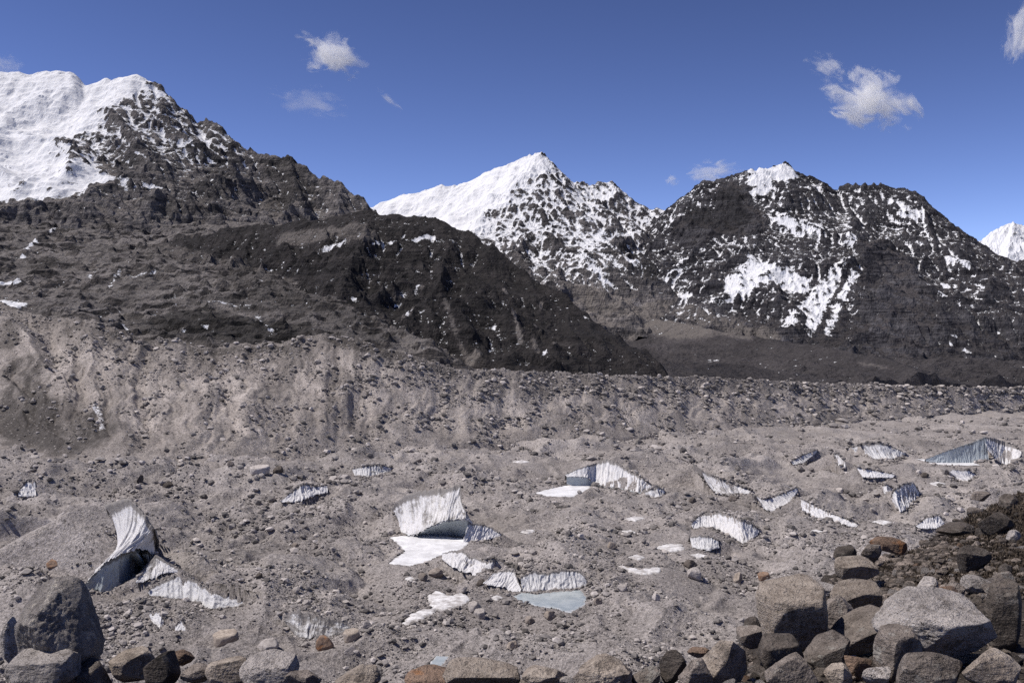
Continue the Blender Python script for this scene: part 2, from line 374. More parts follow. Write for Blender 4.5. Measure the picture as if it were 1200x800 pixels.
def mountain(name, x0, x1, y0, y1, res, ridges, mat, seed, amp=(30, 140), jag=12, floor=None, drops=90000, steps=70,
             snow_fn=None, snow=(), dark=(), ksnow=.9, warp=18, ero=1.0, crag=16, field=None, ledge=None):
    xs = np.arange(x0, x1, res); ys = np.arange(y0, y1, res); X, Y = np.meshgrid(xs, ys)
    wx = fbm(X / 160, Y / 160, 4, seed + 20) * warp; wy = fbm(X / 160, Y / 160, 4, seed + 30) * warp
    H = ridge_field(X + wx, Y + wy, ridges)
    Pc = pts(ridges[0]['p']); dc = np.full(X.shape, 1e9)
    for a, b in zip(Pc[:-1], Pc[1:]):
        ab = b[:2] - a[:2]; t = np.clip(((X - a[0]) * ab[0] + (Y - a[1]) * ab[1]) / (ab @ ab + 1e-9), 0, 1)
        dc = np.minimum(dc, np.hypot(X - a[0] - t * ab[0], Y - a[1] - t * ab[1]))
    wc = .22 + .78 * sstep(0, 190, dc)
    H = H + (ridged((X + wx * 2) / amp[1], (Y + wy * 2) / amp[1], 5, seed) - .55) * amp[0] * wc + fbm(X / 45, Y / 45, 4, seed + 7) * jag * (.75 + .25 * wc)
    if name == 'hill':
        xc = (np.interp(ys, [1450, 1660, 1700, 1740, 1800, 1850, 1900, 1970, 2020, 2080, 2160, 2230], [772, 775, 755, 735, 705, 685, 660, 625, 600, 565, 520, 440])[:, None] - 600) / F * Y
        H = H - 1.3 * np.maximum(X + fbm(X / 40, Y / 40, 3, seed + 12) * 10 - xc - 6, 0)
    if floor is not None: H = np.maximum(H, floor - 60)
    if name == 'scree_slope':
        xe = np.interp(ys, [1200, 1350, 1500, 1700, 2000, 2200, 2400, 2480, 2600, 3100], [560, 500, 440, 390, 310, 200, 170, 330, 480, 480])[:, None]
        xe = (xe - 600) / F * Y
        H = H - .45 * np.maximum(X + fbm(X / 70, Y / 70, 3, seed + 11) * 25 - xe, 0)
    H = erode(H, res, drops, steps, seed, ke=.12 * ero)
    rk = sstep(.35, .8, blur(np.hypot(*np.gradient(H, res))))
    H = H + ((ridged((X + .5 * H) / 60, (Y - .6 * H) / 60, 4, seed + 9) - .5) * crag + fbm(X / 14, Y / 14, 3, seed + 10) * res * .8) * (.25 + .75 * rk)
    if ledge is not None:
        dip, lam, amt = ledge
        q = (H + dip * X + .15 * Y + fbm(X / 90, Y / 90, 4, seed + 15) * lam * 1.3) / lam
        for k_, a_ in ((1.0, 1.0), (2.3, .4)):
            f_ = (q * k_) % 1.0
            H = H + amt * a_ * (sstep(.35, .75, f_) - f_) * rk * (.35 + .65 * sstep(-.3, .25, fbm(X / 120, Y / 120, 3, seed + 16)))
        H = H + (ridged(X / 46, Y / 46, 3, seed + 17) - .35) * 22 * np.exp(-(dc / 28) ** 2) * sstep(-.15, .2, fbm(X / 110, Y / 110, 2, seed + 18))
    if field is not None:
        fm = field(X, Y, H); hb = H
        for _ in range(14): hb = blur(hb)
        hb = hb + (ridged(X / 110, (Y + .7 * H) / 70, 3, seed + 14) - .5) * 14
        H = H + (hb - H) * fm * .78
    if y0 < 2600: H = behind_crest(H, X, Y)
    gy, gx = np.gradient(H, res); slope = np.hypot(gx, gy)
    hs = H.copy()
    for _ in range(6): hs = blur(hs)
    curv = np.clip((hs - H) / res, -1.5, 1.5)                    # >0 in gullies
    steep = sstep(.55, 1.15, slope)
    Pw = np.stack([X, Y, H], -1).reshape(-1, 3)
    sn = np.zeros(len(Pw))
    if snow_fn is not None: sn = snow_fn(X, Y, H, gx, gy, slope, curv).ravel()
    ysq = {'scree_slope': 3.5, 'hill': 2.6}.get(name, 1.6)
    sn = sn + paint(Pw, snow, seed=seed, ysq=ysq)
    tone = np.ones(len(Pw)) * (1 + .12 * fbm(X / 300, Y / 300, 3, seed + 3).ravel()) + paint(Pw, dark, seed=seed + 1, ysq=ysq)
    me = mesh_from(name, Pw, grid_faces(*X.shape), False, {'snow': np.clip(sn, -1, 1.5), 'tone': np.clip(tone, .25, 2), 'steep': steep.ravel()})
    return tag(obj(name, me, mat), kind='structure')

MC = [(-200, 335, 1420), (-60, 348, 1400), (0, 353, 1390), (60, 371, 1350), (110, 378, 1320), (170, 395, 1310), (230, 404, 1300), (330, 401, 1300), (380, 388, 1300), (440, 405, 1280), (540, 433, 1300), (640, 437, 1370), (760, 440, 1480), (900, 445, 1690), (1000, 450, 1900), (1200, 455, 2280), (1370, 457, 2720)]
MB = [(-200, 520), (0, 525), (130, 545), (250, 545), (400, 525), (540, 520), (700, 514), (850, 505), (950, 497), (1050, 490), (1200, 480), (1370, 478)]
_C = pts(MC)
def crest_y(X, Y):
    return np.interp(X / Y, _C[:, 0] / _C[:, 1], _C[:, 1])
def behind_crest(H, X, Y, back=45.0):
    """ground that belongs behind the far moraine crest stays behind it"""
    d = crest_y(X, Y) + back - Y
    return np.where(d > 0, H - d * 1.1 - 4 * sstep(0, 20, d), H)
def floor_z(x, y):
    return -0.03 * x + 55 + (y - 1900) * .05

# centre snow peak
def field_c(X, Y, H):
    n = fbm(X / 130, (Y + H) / 130, 4, 211) * 150
    return sstep(60, -60, X + n - np.interp(H, [500, 600, 800, 870], [-230, -110, -10, 60])) * sstep(500, 580, H)
def snow_c(X, Y, H, gx, gy, sl, cv):
    return .75 + (H - 560) / 900 + .36 * cv + .08 - .55 * sstep(.75, 1.7, sl) - .55 * sstep(330, 240, H) - .15 * sstep(.2, -.6, gx) + .5 * field_c(X, Y, H)
mountain('mountain', -680, 1000, 3000, 4900, 5.0, [
    dict(p=[(380, 262, 4500), (445, 236, 4500), (470, 226, 4480), (500, 218, 4450), (518, 213, 4430), (532, 217, 4400), (560, 205, 4380), (590, 192, 4330), (612, 184, 4300), (630, 177, 4280), (640, 190, 4280), (652, 210, 4290), (675, 213, 4300), (690, 215, 4310), (715, 211, 4320), (728, 222, 4320), (740, 235, 4320), (762, 244, 4300), (790, 242, 4250), (830, 260, 4250)], s=.9, s2=.55, d=260),
    dict(p=[(632, 182, 4280), (634, 238, 4080), (650, 300, 3880), (668, 335, 3720), (690, 375, 3500)], s=1.2, s2=.6, d=120),
    dict(p=[(634, 238, 4080), (612, 285, 3900), (590, 320, 3750)], s=1.1, s2=.6, d=100),
    dict(p=[(715, 213, 4320), (730, 265, 4050), (742, 310, 3850), (770, 335, 3700)], s=1.1, s2=.6, d=120),
    dict(p=[(742, 255, 4100), (700, 300, 3850), (690, 340, 3680)], s=1.1, s2=.6, d=120),
    dict(p=[(560, 210, 4350), (535, 250, 4150), (510, 290, 3950)], s=.7, s2=.5, d=150),
    dict(p=[(785, 246, 4250), (776, 290, 3950), (800, 330, 3700)], s=1.1, s2=.6, d=120),
], M['peak'], 3, amp=(72, 240), jag=15, crag=12, floor=100, snow_fn=snow_c, ero=1.0, field=field_c, ledge=(.75, 46, 13),
    snow=[([(465, 236), (500, 236), (545, 226), (590, 204), (614, 190)], 22, 1.0), ([(500, 252), (540, 256), (575, 235)], 22, 1.0), ([(535, 270), (560, 262)], 14, .8),
          ([(545, 300), (570, 290)], 8, .5), ([(740, 300), (770, 330), (800, 350)], 8, .5), ([(680, 290), (700, 310), (715, 330)], 7, .5),
          ([(690, 330), (720, 375), (760, 380), (800, 370)], 26, -.9), ([(800, 345), (815, 350)], 6, .3)],
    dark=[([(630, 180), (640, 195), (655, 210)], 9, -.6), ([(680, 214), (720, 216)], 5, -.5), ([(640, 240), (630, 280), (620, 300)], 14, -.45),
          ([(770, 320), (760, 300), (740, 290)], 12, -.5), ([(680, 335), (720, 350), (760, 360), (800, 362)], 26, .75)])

# right dark peak with a long front cone
def snow_r(X, Y, H, gx, gy, sl, cv):
    px = 600 + X / Y * F
    return .33 + .38 * cv - .42 * sstep(.5, 1.5, sl) + .26 * sstep(.0, .9, gx) + .12 * sstep(300, 600, H) - .25 * sstep(220, 140, H)
mountain('mountain', 350, 2500, 2350, 4600, 5.0, [
    dict(p=[(760, 262, 4100), (785, 241, 4050), (800, 228, 4030), (822, 213, 4000), (850, 205, 3980), (872, 199, 3960), (885, 198, 3950), (905, 194, 3950), (920, 190, 3950), (932, 197, 3950), (945, 206, 3950), (960, 207, 3940), (975, 222, 3930), (990, 217, 3920), (1012, 215, 3900), (1040, 216, 3880), (1062, 219, 3850), (1078, 228, 3820), (1090, 245, 3800), (1110, 276, 3750), (1125, 301, 3720), (1140, 324, 3680), (1165, 352, 3600), (1185, 345, 3500), (1230, 380, 3350)], s=.95, s2=.6, d=220),
    dict(p=[(800, 228, 4030), (798, 270, 3850), (815, 320, 3600)], s=1.2, s2=.6, d=120),
    dict(p=[(885, 200, 3950), (880, 240, 3800), (855, 285, 3600), (830, 330, 3400)], s=1.35, s2=.85, d=120),
    dict(p=[(932, 197, 3950), (925, 240, 3760), (905, 285, 3560), (880, 330, 3350)], s=1.35, s2=.85, d=120),
    dict(p=[(985, 219, 3920), (1008, 262, 3680), (1014, 320, 3350), (1012, 370, 3080), (1000, 415, 2800)], s=1.15, s2=.75, d=260),
    dict(p=[(1008, 262, 3680), (960, 320, 3350), (925, 380, 3000)], s=1.1, s2=.7, d=200),
    dict(p=[(1078, 228, 3820), (1100, 300, 3480), (1130, 360, 3150), (1150, 420, 2850)], s=1.15, s2=.75, d=200),
    dict(p=[(1140, 324, 3680), (1175, 370, 3350), (1210, 430, 2900)], s=.8, s2=.55, d=200),
], M['dark_peak'], 8, amp=(58, 240), jag=13, crag=11, floor=40, snow_fn=snow_r, ledge=(.75, 50, 13), drops=120000, ero=1.0,
    snow=[([(890, 205), (918, 200)], 16, 1.0), ([(885, 222), (900, 215)], 7, .8), ([(955, 212), (968, 216)], 4, .6),
          ([(868, 332), (888, 312), (905, 318), (928, 326)], 20, .75), ([(840, 350), (870, 338)], 8, .7), ([(880, 300), (890, 315)], 8, .6),
          ([(925, 258), (952, 262)], 18, .45), ([(1060, 245), (1085, 248)], 9, .5), ([(1035, 230), (1060, 240)], 6, .3),
          ([(1115, 300), (1135, 308)], 7, .8), ([(1000, 275), (990, 300), (970, 340), (950, 380)], 8, .62), ([(985, 300), (950, 345), (920, 375)], 8, .5),
          ([(1003, 320), (985, 350), (970, 385)], 5, .5), ([(1078, 310), (1090, 330), (1105, 345)], 4, .6), ([(1095, 305), (1108, 330)], 4, .6),
          ([(1080, 360), (1075, 385)], 5, .4), ([(1120, 385), (1115, 400)], 5, .5), ([(800, 300), (785, 320), (800, 345)], 8, .5), ([(1135, 400), (1130, 420)], 6, .4),
          ([(850, 228), (865, 258), (830, 252), (805, 262)], 26, -.7), ([(1040, 290), (1055, 330), (1050, 390)], 38, -.45), ([(1095, 340), (1115, 400)], 26, -.14)],
    dark=[([(850, 225), (860, 255), (815, 250)], 18, -.4), ([(1040, 300), (1050, 350), (1045, 400)], 34, .22), ([(800, 360), (850, 378), (900, 388)], 20, .75), ([(850, 390), (920, 400)], 12, .5)])

# far snow peak and the dark spur before it, at the right edge
def snow_f(X, Y, H, gx, gy, sl, cv): return 1.0 + .2 * cv + .3 * sstep(0, .7, gx) - .25 * sstep(.9, 1.5, sl)
mountain('mountain', 3300, 5200, 6600, 8600, 11.0, [
    dict(p=[(1100, 300, 8000), (1132, 288, 8000), (1150, 280, 8000), (1165, 268, 8000), (1187, 259, 8000), (1205, 266, 8000), (1240, 280, 8000), (1280, 275, 8000)], s=.9, s2=.6, d=400),
    dict(p=[(1187, 259, 8000), (1180, 300, 7600), (1170, 340, 7200)], s=.9, s2=.6, d=250),
], M['peak'], 15, amp=(90, 420), jag=30, floor=200, snow_fn=snow_f, drops=30000, warp=30)
def snow_s(X, Y, H, gx, gy, sl, cv): return .22 + .4 * cv - .1 * sl
mountain('mountain', 1750, 3400, 4300, 5600, 9.0, [
    dict(p=[(1080, 380, 5000), (1150, 340, 5000), (1170, 324, 5000), (1190, 310, 5000), (1205, 300, 5000), (1240, 285, 5000), (1330, 290, 5000)], s=.9, s2=.6, d=300),
    dict(p=[(1205, 300, 5000), (1200, 350, 4700), (1190, 390, 4450)], s=.9, s2=.6, d=200),
], M['dark_peak'], 17, amp=(50, 240), jag=16, floor=100, snow_fn=snow_s, drops=30000)

# left snow mountain
def field_l(X, Y, H):
    xb = np.interp(H, [480, 520, 590, 680, 760, 850, 930, 1010, 1060], [-1250, -1230, -1180, -1330, -1420, -1370, -1330, -1270, -1180])
    n = fbm(X / 120, (Y + H) / 120, 4, 201) * 130 + fbm(X / 35, (Y + H) / 35, 3, 202) * 45
    return sstep(50, -50, X + n - xb) * sstep(490, 540, H + .25 * n)
def snow_l(X, Y, H, gx, gy, sl, cv):
    field = field_l(X, Y, H)
    ice = sstep(.62, .68, fbm(X / 45, H / 30, 4, 203) + .5) * .5
    return .16 + .45 * cv + .48 * sstep(540, 800, H) * sstep(-780, -1050, X) - .42 * sstep(.75, 1.7, sl) - .3 * sstep(520, 440, H) + (1.3 - ice) * field
mountain('mountain', -2250, -350, 2350, 3900, 4.6, [
    dict(p=[(-120, 95, 3600), (-40, 80, 3580), (0, 78, 3550), (30, 81, 3540), (60, 80, 3530), (85, 82, 3520), (98, 95, 3510), (125, 90, 3500), (155, 81, 3490), (172, 88, 3480), (187, 97, 3470), (202, 116, 3460), (216, 132, 3450), (232, 140, 3440), (255, 139, 3430), (266, 150, 3420), (278, 168, 3410), (300, 181, 3390), (322, 179, 3370), (342, 182, 3350), (360, 196, 3330), (378, 206, 3300), (400, 213, 3260), (415, 227, 3230), (432, 238, 3200), (460, 262, 3150)], s=1.0, s2=.62, d=220),
    dict(p=[(165, 90, 3480), (172, 140, 3330), (162, 185, 3180), (150, 215, 3060)], s=1.15, s2=.7, d=110),
    dict(p=[(232, 142, 3440), (232, 185, 3260), (205, 225, 3080), (180, 258, 2930)], s=1.1, s2=.65, d=110),
    dict(p=[(280, 170, 3410), (275, 205, 3240), (250, 235, 3080), (200, 262, 2900)], s=1.1, s2=.65, d=110),
    dict(p=[(342, 184, 3350), (345, 220, 3150), (330, 250, 2960), (310, 275, 2780)], s=1.0, s2=.6, d=110),
    dict(p=[(400, 215, 3260), (395, 240, 3050), (380, 265, 2850)], s=1.0, s2=.6, d=110),
    dict(p=[(60, 82, 3530), (55, 130, 3330), (40, 175, 3130)], s=.75, s2=.55, d=160),
    dict(p=[(-60, 82, 3580), (-40, 160, 3230), (-20, 230, 2950)], s=.75, s2=.55, d=160),
    dict(p=[(120, 92, 3500), (115, 150, 3280), (90, 200, 3080), (70, 240, 2930)], s=.75, s2=.55, d=160),
], M['peak'], 21, amp=(80, 250), jag=14, floor=250, snow_fn=snow_l, drops=120000, field=field_l, ledge=(.5, 44, 17),
    snow=[([(110, 195), (150, 215), (190, 215)], 7, .6), ([(165, 90), (185, 105)], 8, .5), ([(225, 160), (215, 170)], 6, .4), ([(280, 190), (300, 185)], 4, .5)],
    dark=[([(260, 160), (250, 200), (220, 230)], 24, -.35), ([(330, 190), (350, 215), (330, 235)], 22, -.45), ([(195, 245), (250, 245)], 12, -.35),
          ([(200, 140), (220, 180)], 20, -.1)])

# brown scree apron under the left mountain
def snow_a(X, Y, H, gx, gy, sl, cv): return .06 + .32 * cv
mountain('scree_slope', -1500, 320, 1300, 3050, 4.0, [
    dict(p=[(-160, 225, 3000), (0, 243, 2950), (60, 243, 2930), (120, 250, 2900), (190, 255, 2880), (260, 258, 2850), (330, 262, 2800), (400, 262, 2750)], s=.25, s2=.25),
    dict(p=[(-80, 240, 2900), (-60, 300, 2200), (-40, 340, 1750), (-30, 360, 1420)], s=.22, s2=.2),
    dict(p=[(60, 245, 2930), (80, 300, 2250), (90, 345, 1750), (90, 372, 1400)], s=.22, s2=.2),
    dict(p=[(190, 257, 2880), (200, 310, 2200), (215, 355, 1750), (230, 392, 1400)], s=.22, s2=.2),
    dict(p=[(300, 262, 2800), (300, 315, 2150), (310, 365, 1700), (330, 396, 1400)], s=.22, s2=.2),
    dict(p=[(380, 265, 2750), (390, 320, 2000), (400, 370, 1650), (410, 396, 1400)], s=.22, s2=.2),
    dict(p=[(185, 300, 2050), (230, 320, 1950), (330, 350, 1780), (345, 380, 1650)], s=.5, s2=.25, d=25),
    dict(p=[(10, 250, 2800), (50, 268, 2560), (150, 262, 2620)], s=.9, s2=.3, d=25),
], M['slope'], 31, amp=(20, 130), jag=11, crag=24, floor=20, snow_fn=snow_a, drops=90000, warp=12,
    snow=[([(28, 300), (30, 285), (60, 265), (95, 250)], 2.5, .8), ([(5, 325), (18, 328)], 6, .95), ([(0, 348), (20, 354)], 6, .95), ([(30, 363), (60, 370)], 3, .6),
          ([(245, 347), (290, 355), (320, 385)], 3, .55), ([(125, 330), (140, 315)], 2.5, .6), ([(100, 322), (115, 310)], 2.5, .6),
          ([(130, 368), (150, 382)], 3, .6), ([(235, 382), (250, 382)], 4, .6), ([(155, 320), (180, 318)], 3, .5), ([(212, 380), (216, 386)], 3, .6)],
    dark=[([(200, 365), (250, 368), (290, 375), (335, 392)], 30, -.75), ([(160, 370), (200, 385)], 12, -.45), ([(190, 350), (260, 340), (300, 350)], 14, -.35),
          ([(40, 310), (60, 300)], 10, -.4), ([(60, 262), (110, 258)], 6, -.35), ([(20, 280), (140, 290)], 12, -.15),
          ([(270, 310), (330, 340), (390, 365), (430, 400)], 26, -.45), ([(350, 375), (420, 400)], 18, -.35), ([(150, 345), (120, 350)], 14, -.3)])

# dark hill in the middle
def snow_h(X, Y, H, gx, gy, sl, cv): return .05 + .38 * cv + .06 * sstep(250, 400, H)
mountain('hill', -1050, 520, 1200, 2700, 3.4, [
    dict(p=[(150, 300, 2450), (200, 280, 2400), (260, 268, 2380), (330, 262, 2340), (380, 255, 2300), (415, 249, 2260), (440, 244, 2230), (470, 250, 2200), (500, 251, 2180), (520, 256, 2160), (545, 270, 2120), (565, 282, 2080), (600, 307, 2020), (625, 322, 1970), (660, 344, 1900), (685, 362, 1850), (705, 380, 1800), (735, 405, 1740), (755, 425, 1700), (775, 445, 1660)], s=.62, s2=.42, d=180),
    dict(p=[(440, 246, 2230), (420, 285, 2000), (400, 330, 1800), (395, 390, 1560)], s=.7, s2=.4, d=90),
    dict(p=[(530, 262, 2150), (520, 310, 1920), (510, 360, 1740), (520, 420, 1530)], s=.7, s2=.4, d=90),
    dict(p=[(600, 308, 2020), (585, 350, 1830), (575, 395, 1660), (575, 430, 1530)], s=.7, s2=.4, d=90),
    dict(p=[(660, 346, 1900), (650, 385, 1740), (645, 425, 1590)], s=.7, s2=.4, d=80),
    dict(p=[(300, 266, 2360), (280, 300, 2150), (260, 330, 2000)], s=.5, s2=.35, d=90),
], M['hill'], 41, amp=(58, 170), jag=7, crag=11, floor=30, snow_fn=snow_h, drops=120000, warp=14,
    snow=[([(375, 290), (400, 280)], 4, .6), ([(440, 283), (480, 278), (500, 276), (535, 279)], 4, .65), ([(490, 335), (480, 355), (475, 370)], 3, .75),
          ([(415, 350), (435, 348), (445, 338)], 3, .6), ([(560, 300), (570, 305)], 3, .4), ([(685, 370), (690, 373)], 2.5, .6), ([(640, 412), (636, 416)], 2, .6)],
    dark=[([(595, 335), (602, 365), (610, 400)], 4, 1.4), ([(635, 355), (630, 375), (650, 395)], 3, 1.0), ([(495, 335), (480, 365), (440, 395)], 4, .8),
          ([(550, 425), (560, 410)], 7, .9), ([(625, 395), (630, 410)], 4, .8), ([(330, 275), (400, 265), (420, 270)], 18, .7), ([(660, 400), (720, 420)], 14, .15), ([(180, 285), (250, 300), (330, 335)], 16, .7), ([(470, 345), (430, 400)], 8, .5), ([(520, 350), (545, 420)], 5, .7)])

# valley floor moraines between the hill and the right-hand peaks
def snow_v(X, Y, H, gx, gy, sl, cv): return .10 + .35 * cv
def valley():
    res = 6.0
    X, Y = np.meshgrid(np.arange(-2300, 3000, res * 1.3), np.arange(1200, 3700, res))
    H = floor_z(X, Y) + (ridged(X / 260, Y / 200, 5, 51) - .5) * 48 + fbm(X / 60, Y / 60, 4, 52) * 9
    R_ = ridge_field(X + fbm(X / 90, Y / 90, 3, 53) * 14, Y, [
        dict(p=[(700, 352, 3600), (760, 372, 3200), (820, 382, 3000), (855, 390, 2850), (960, 405, 2500), (1040, 420, 2250), (1100, 444, 2000)], s=.35, s2=.3),
        dict(p=[(760, 402, 2500), (850, 405, 2450), (940, 422, 2250), (1020, 436, 2050)], s=.4, s2=.3),
        dict(p=[(740, 425, 1900), (850, 425, 2000), (940, 437, 1950), (1000, 447, 1900)], s=.3, s2=.25)])
    H = np.maximum(H, R_ + fbm(X / 45, Y / 45, 4, 54) * 8)
    H = behind_crest(erode(H, res, 60000, 50, 55), X, Y)
    cy = crest_y(X, Y); cz = np.interp(X / Y, _C[:, 0] / _C[:, 1], _C[:, 2]); b = Y - cy
    H = np.where(b > 8, np.maximum(H, cz - 7 - .035 * b - .0002 * b * b + fbm(X / 50, Y / 50, 4, 56) * 4), H)
    gy, gx = np.gradient(H, res); hs = H
    for _ in range(5): hs = blur(hs)
    cv = np.clip((hs - H) / res, -1, 1)
    Pw = np.stack([X, Y, H], -1).reshape(-1, 3)
    tone = np.ones(len(Pw)) + paint(Pw, [([(850, 380), (870, 388)], 10, .7), ([(715, 362), (760, 372), (810, 380)], 24, .8), ([(700, 400), (780, 400)], 12, .4), ([(1010, 420), (1090, 442)], 4, .7), ([(800, 415), (900, 425)], 14, .15)], ysq=4.0)
    sn = snow_v(X, Y, H, gx, gy, 0, cv).ravel() + paint(Pw, [([(930, 418), (975, 420)], 2, .5), ([(830, 418), (845, 416)], 2, .4)])
    me = mesh_from('valley_floor', Pw, grid_faces(*X.shape), False, {'snow': sn, 'tone': tone, 'steep': np.zeros(len(Pw))})
    tag(obj('valley_floor', me, M['dark_peak']), kind='structure')
valley()
# ------------------------------------------------------------------ the glacier between the moraines
GS = -.03                                             # the glacier falls gently towards the right
def hit(px, py, dz=0.0):
    """point of the mean glacier surface (lowered by dz) seen at a photo pixel"""
    u = (px - 600) / F; v = (py - 400) / F
    return at(px, py, (CZ + dz) / (v + GS * u))
DZ = 2.0
U = np.linspace(-.66, .66, 1150)
YR = 1.0 / np.linspace(1 / 265.0, 1 / 2700.0, 920)
UU, YY = np.meshgrid(U, YR); XX = UU * YY
def hummocks(X, Y):
    wx = fbm(X / 90, Y / 90, 3, 61) * 25; wy = fbm(X / 90, Y / 90, 3, 62) * 25
    h = (ridged((X + wx) / 170, (Y + wy) / 170, 3, 63) - .5) * 22 + fbm((X + wx) / 70, (Y + wy) / 70, 3, 64) * 6.5
    h += (ridged((X + wx) / 38, (Y + wy) / 38, 3, 65) - .5) * 5.5 + fbm(X / 17, Y / 17, 3, 60) * 2.0
    return h
fadefar = 1 - .55 * sstep(900, 1700, YY)
GZ = GS * XX + hummocks(XX, YY) * fadefar - 1.5

def res_line(P, n):
    """resample a 3D polyline to n points, evenly in x"""
    P = np.array(P); l = np.r_[0, np.cumsum(np.abs(np.diff(P[:, 0])) + .4 * np.abs(np.diff(P[:, 2])))]
    t = np.linspace(0, l[-1], n)
    return np.stack([np.interp(t, l, P[:, k]) for k in range(3)], -1)
def spec(p, dz=DZ):
    if len(p) == 2: return hit(p[0], p[1], dz)
    return at(p[0], p[1], hit(p[0], p[2], dz)[1] + p[3])
CLIFF = []
def cliff(label, top, bot, mat='ice', lean=1.0, undercut=None, flute=1.0, fall=.13, flat=False):
    CLIFF.append(dict(label=label, top=top, bot=bot, mat=mat, lean=lean, under=undercut, flute=flute, fall=fall, flat=flat))
cliff('tall curved grey-striped ice wall hanging over a smooth grey shaded hollow at the left',
      [(121, 592), (138, 586), (152, 583), (166, 599), (182, 622), (181, 642)], [(101, 682, 690, -1), (122, 660, 690, -3), (142, 648, 690, -4), (158, 643, 688, -4), (171, 642, 683, -3), (180, 650, 678, -2)],
      lean=.8, undercut=[(97, 689), (118, 692), (140, 691), (158, 682), (168, 672), (178, 658)])
cliff('small clean white triangle of ice beside the hollow of the tall curved ice wall',
      [(161, 677), (172, 662), (183, 649), (197, 660), (209, 666)], [(159, 682, 682, -23), (170, 680, 680, -23), (182, 674, 680, -23), (196, 670, 678, -23), (208, 669, 676, -23)])
cliff('long low dirt-streaked ice wall sloping down to the right, beyond the big dark boulder',
      [(172, 691), (190, 681), (210, 671), (230, 681), (250, 693), (270, 697), (289, 707)], [(175, 697), (195, 700), (215, 701), (228, 704), (248, 714), (262, 711), (287, 709)], 'dirty_ice', .9)
cliff('small white wedge of bare ice in gravel under the long dirt-streaked wall', [(173, 717), (186, 716), (192, 724)], [(177, 727), (187, 736), (192, 732)])
cliff('tiniest white ice triangle in gravel under the long dirt-streaked wall', [(205, 733), (212, 725), (217, 734)], [(205, 738), (212, 738), (217, 738)])
cliff('dirty broken ice wall with white slabs under a gravel rim near the bottom boulders',
      [(325, 722), (345, 714), (360, 716), (380, 722), (397, 726), (415, 733)], [(333, 727), (347, 744), (362, 748), (378, 746), (396, 743), (412, 737)], 'dirty_ice', .9)
cliff('biggest fan-shaped white ice wall with fine stripes above the dark cave and snowed pond',
      [(455, 603), (462, 590), (474, 581), (490, 575), (510, 573), (528, 571), (540, 567), (541, 588), (550, 607), (554, 612)],
      [(462, 614), (470, 624), (480, 627), (490, 625, 629, -3), (505, 616, 629, -7), (520, 610, 630, -8), (532, 608, 630, -8), (545, 608, 631, -7), (550, 610, 631, -5), (554, 615, 632, -2)],
      lean=.95, undercut=[(478, 628), (485, 627), (492, 627), (505, 627), (520, 627.5), (532, 628), (545, 630), (550, 632), (555, 634)])
cliff('white ice wing right of the dark cave, tapering down to the right',
      [(549, 612), (562, 614), (576, 618), (587, 626)], [(541, 643), (555, 637), (570, 632), (586, 628)])
cliff('ragged pale ice ridge on the near side of the snowed pond under the cave',
      [(518, 648), (530, 645), (542, 645), (552, 652), (566, 656), (581, 655), (579, 664)], [(518, 654), (530, 664), (542, 669), (553, 671), (564, 683), (572, 683), (579, 674)], flute=1.3)
cliff('crooked white ice rib running down to the grey frozen pond', [(578, 672), (592, 667), (603, 668), (607, 680), (611, 690)], [(566, 683), (580, 686), (592, 687), (600, 692), (608, 695)])
cliff('arc of dirt-streaked ice around the back of the grey frozen pond',
      [(610, 675), (625, 668), (640, 671), (660, 667), (680, 668), (688, 679)], [(612, 693), (625, 692), (642, 691), (662, 690), (676, 688), (687, 686)], 'dirty_ice', .8)
cliff('white domed ice wall over the small dark cave with the snow apron, mid glacier',
      [(662, 556), (676, 549), (690, 545), (712, 537), (724, 543), (737, 551), (757, 562), (766, 571)],
      [(664, 558, 568, -2), (676, 558, 568, -6), (688, 559, 568, -6), (696, 566), (712, 570), (730, 572), (748, 577), (764, 574)],
      undercut=[(664, 567), (676, 568.5), (688, 568.5), (696, 568), (712, 571.5), (730, 573.5), (748, 578.5), (764, 575.5)], flat=True)
cliff('small white ice mound at the right foot of the domed wall over the small cave', [(755, 577), (764, 572), (772, 570), (779, 575)], [(758, 581), (765, 583), (773, 583), (779, 579)])
cliff('slanting white ice wall dropping to the right, left of the V-shaped pair', [(812, 543), (830, 555), (850, 563), (863, 568), (880, 575)], [(818, 552), (838, 577), (853, 580), (866, 577), (881, 579)])
cliff('V-shaped pair of bright white ice slabs in the right half of the glacier', [(880, 577), (893, 585), (905, 582), (920, 577), (934, 571)], [(885, 587), (897, 597), (910, 598), (925, 589), (935, 575)])
cliff('white ice wall falling to the right in two steps, above the boulder bank', [(936, 583), (955, 592), (975, 602), (990, 607), (1006, 614)], [(940, 597), (955, 605), (970, 608), (985, 614), (1004, 617)])
cliff('arched ice wall with icicle-like grey stripes, right of centre', [(810, 613), (820, 602), (840, 599), (862, 605), (880, 612), (890, 621)], [(812, 619), (826, 617), (840, 620), (856, 629), (872, 637), (888, 627)])
cliff('small dirty ice step under the arched ice wall', [(808, 629), (818, 627), (830, 627), (842, 633)], [(811, 640), (820, 643), (832, 645), (843, 641)], 'dirty_ice')
cliff('low blue-grey shaded ice wall rising to the far right of the glacier',
      [(1085, 538), (1112, 527), (1140, 518), (1156, 511)], [(1085, 540), (1110, 542), (1140, 543), (1160, 545)], 'shaded_ice', .1)
cliff('bright striped white ice face at the far right, beside the blue-grey shaded wall', [(1154, 512), (1165, 513), (1177, 517), (1187, 521), (1197, 528)], [(1158, 527, 545, 0), (1168, 538, 545, 0), (1178, 546, 545, 0), (1187, 542, 545, 0), (1197, 533, 545, 2)])
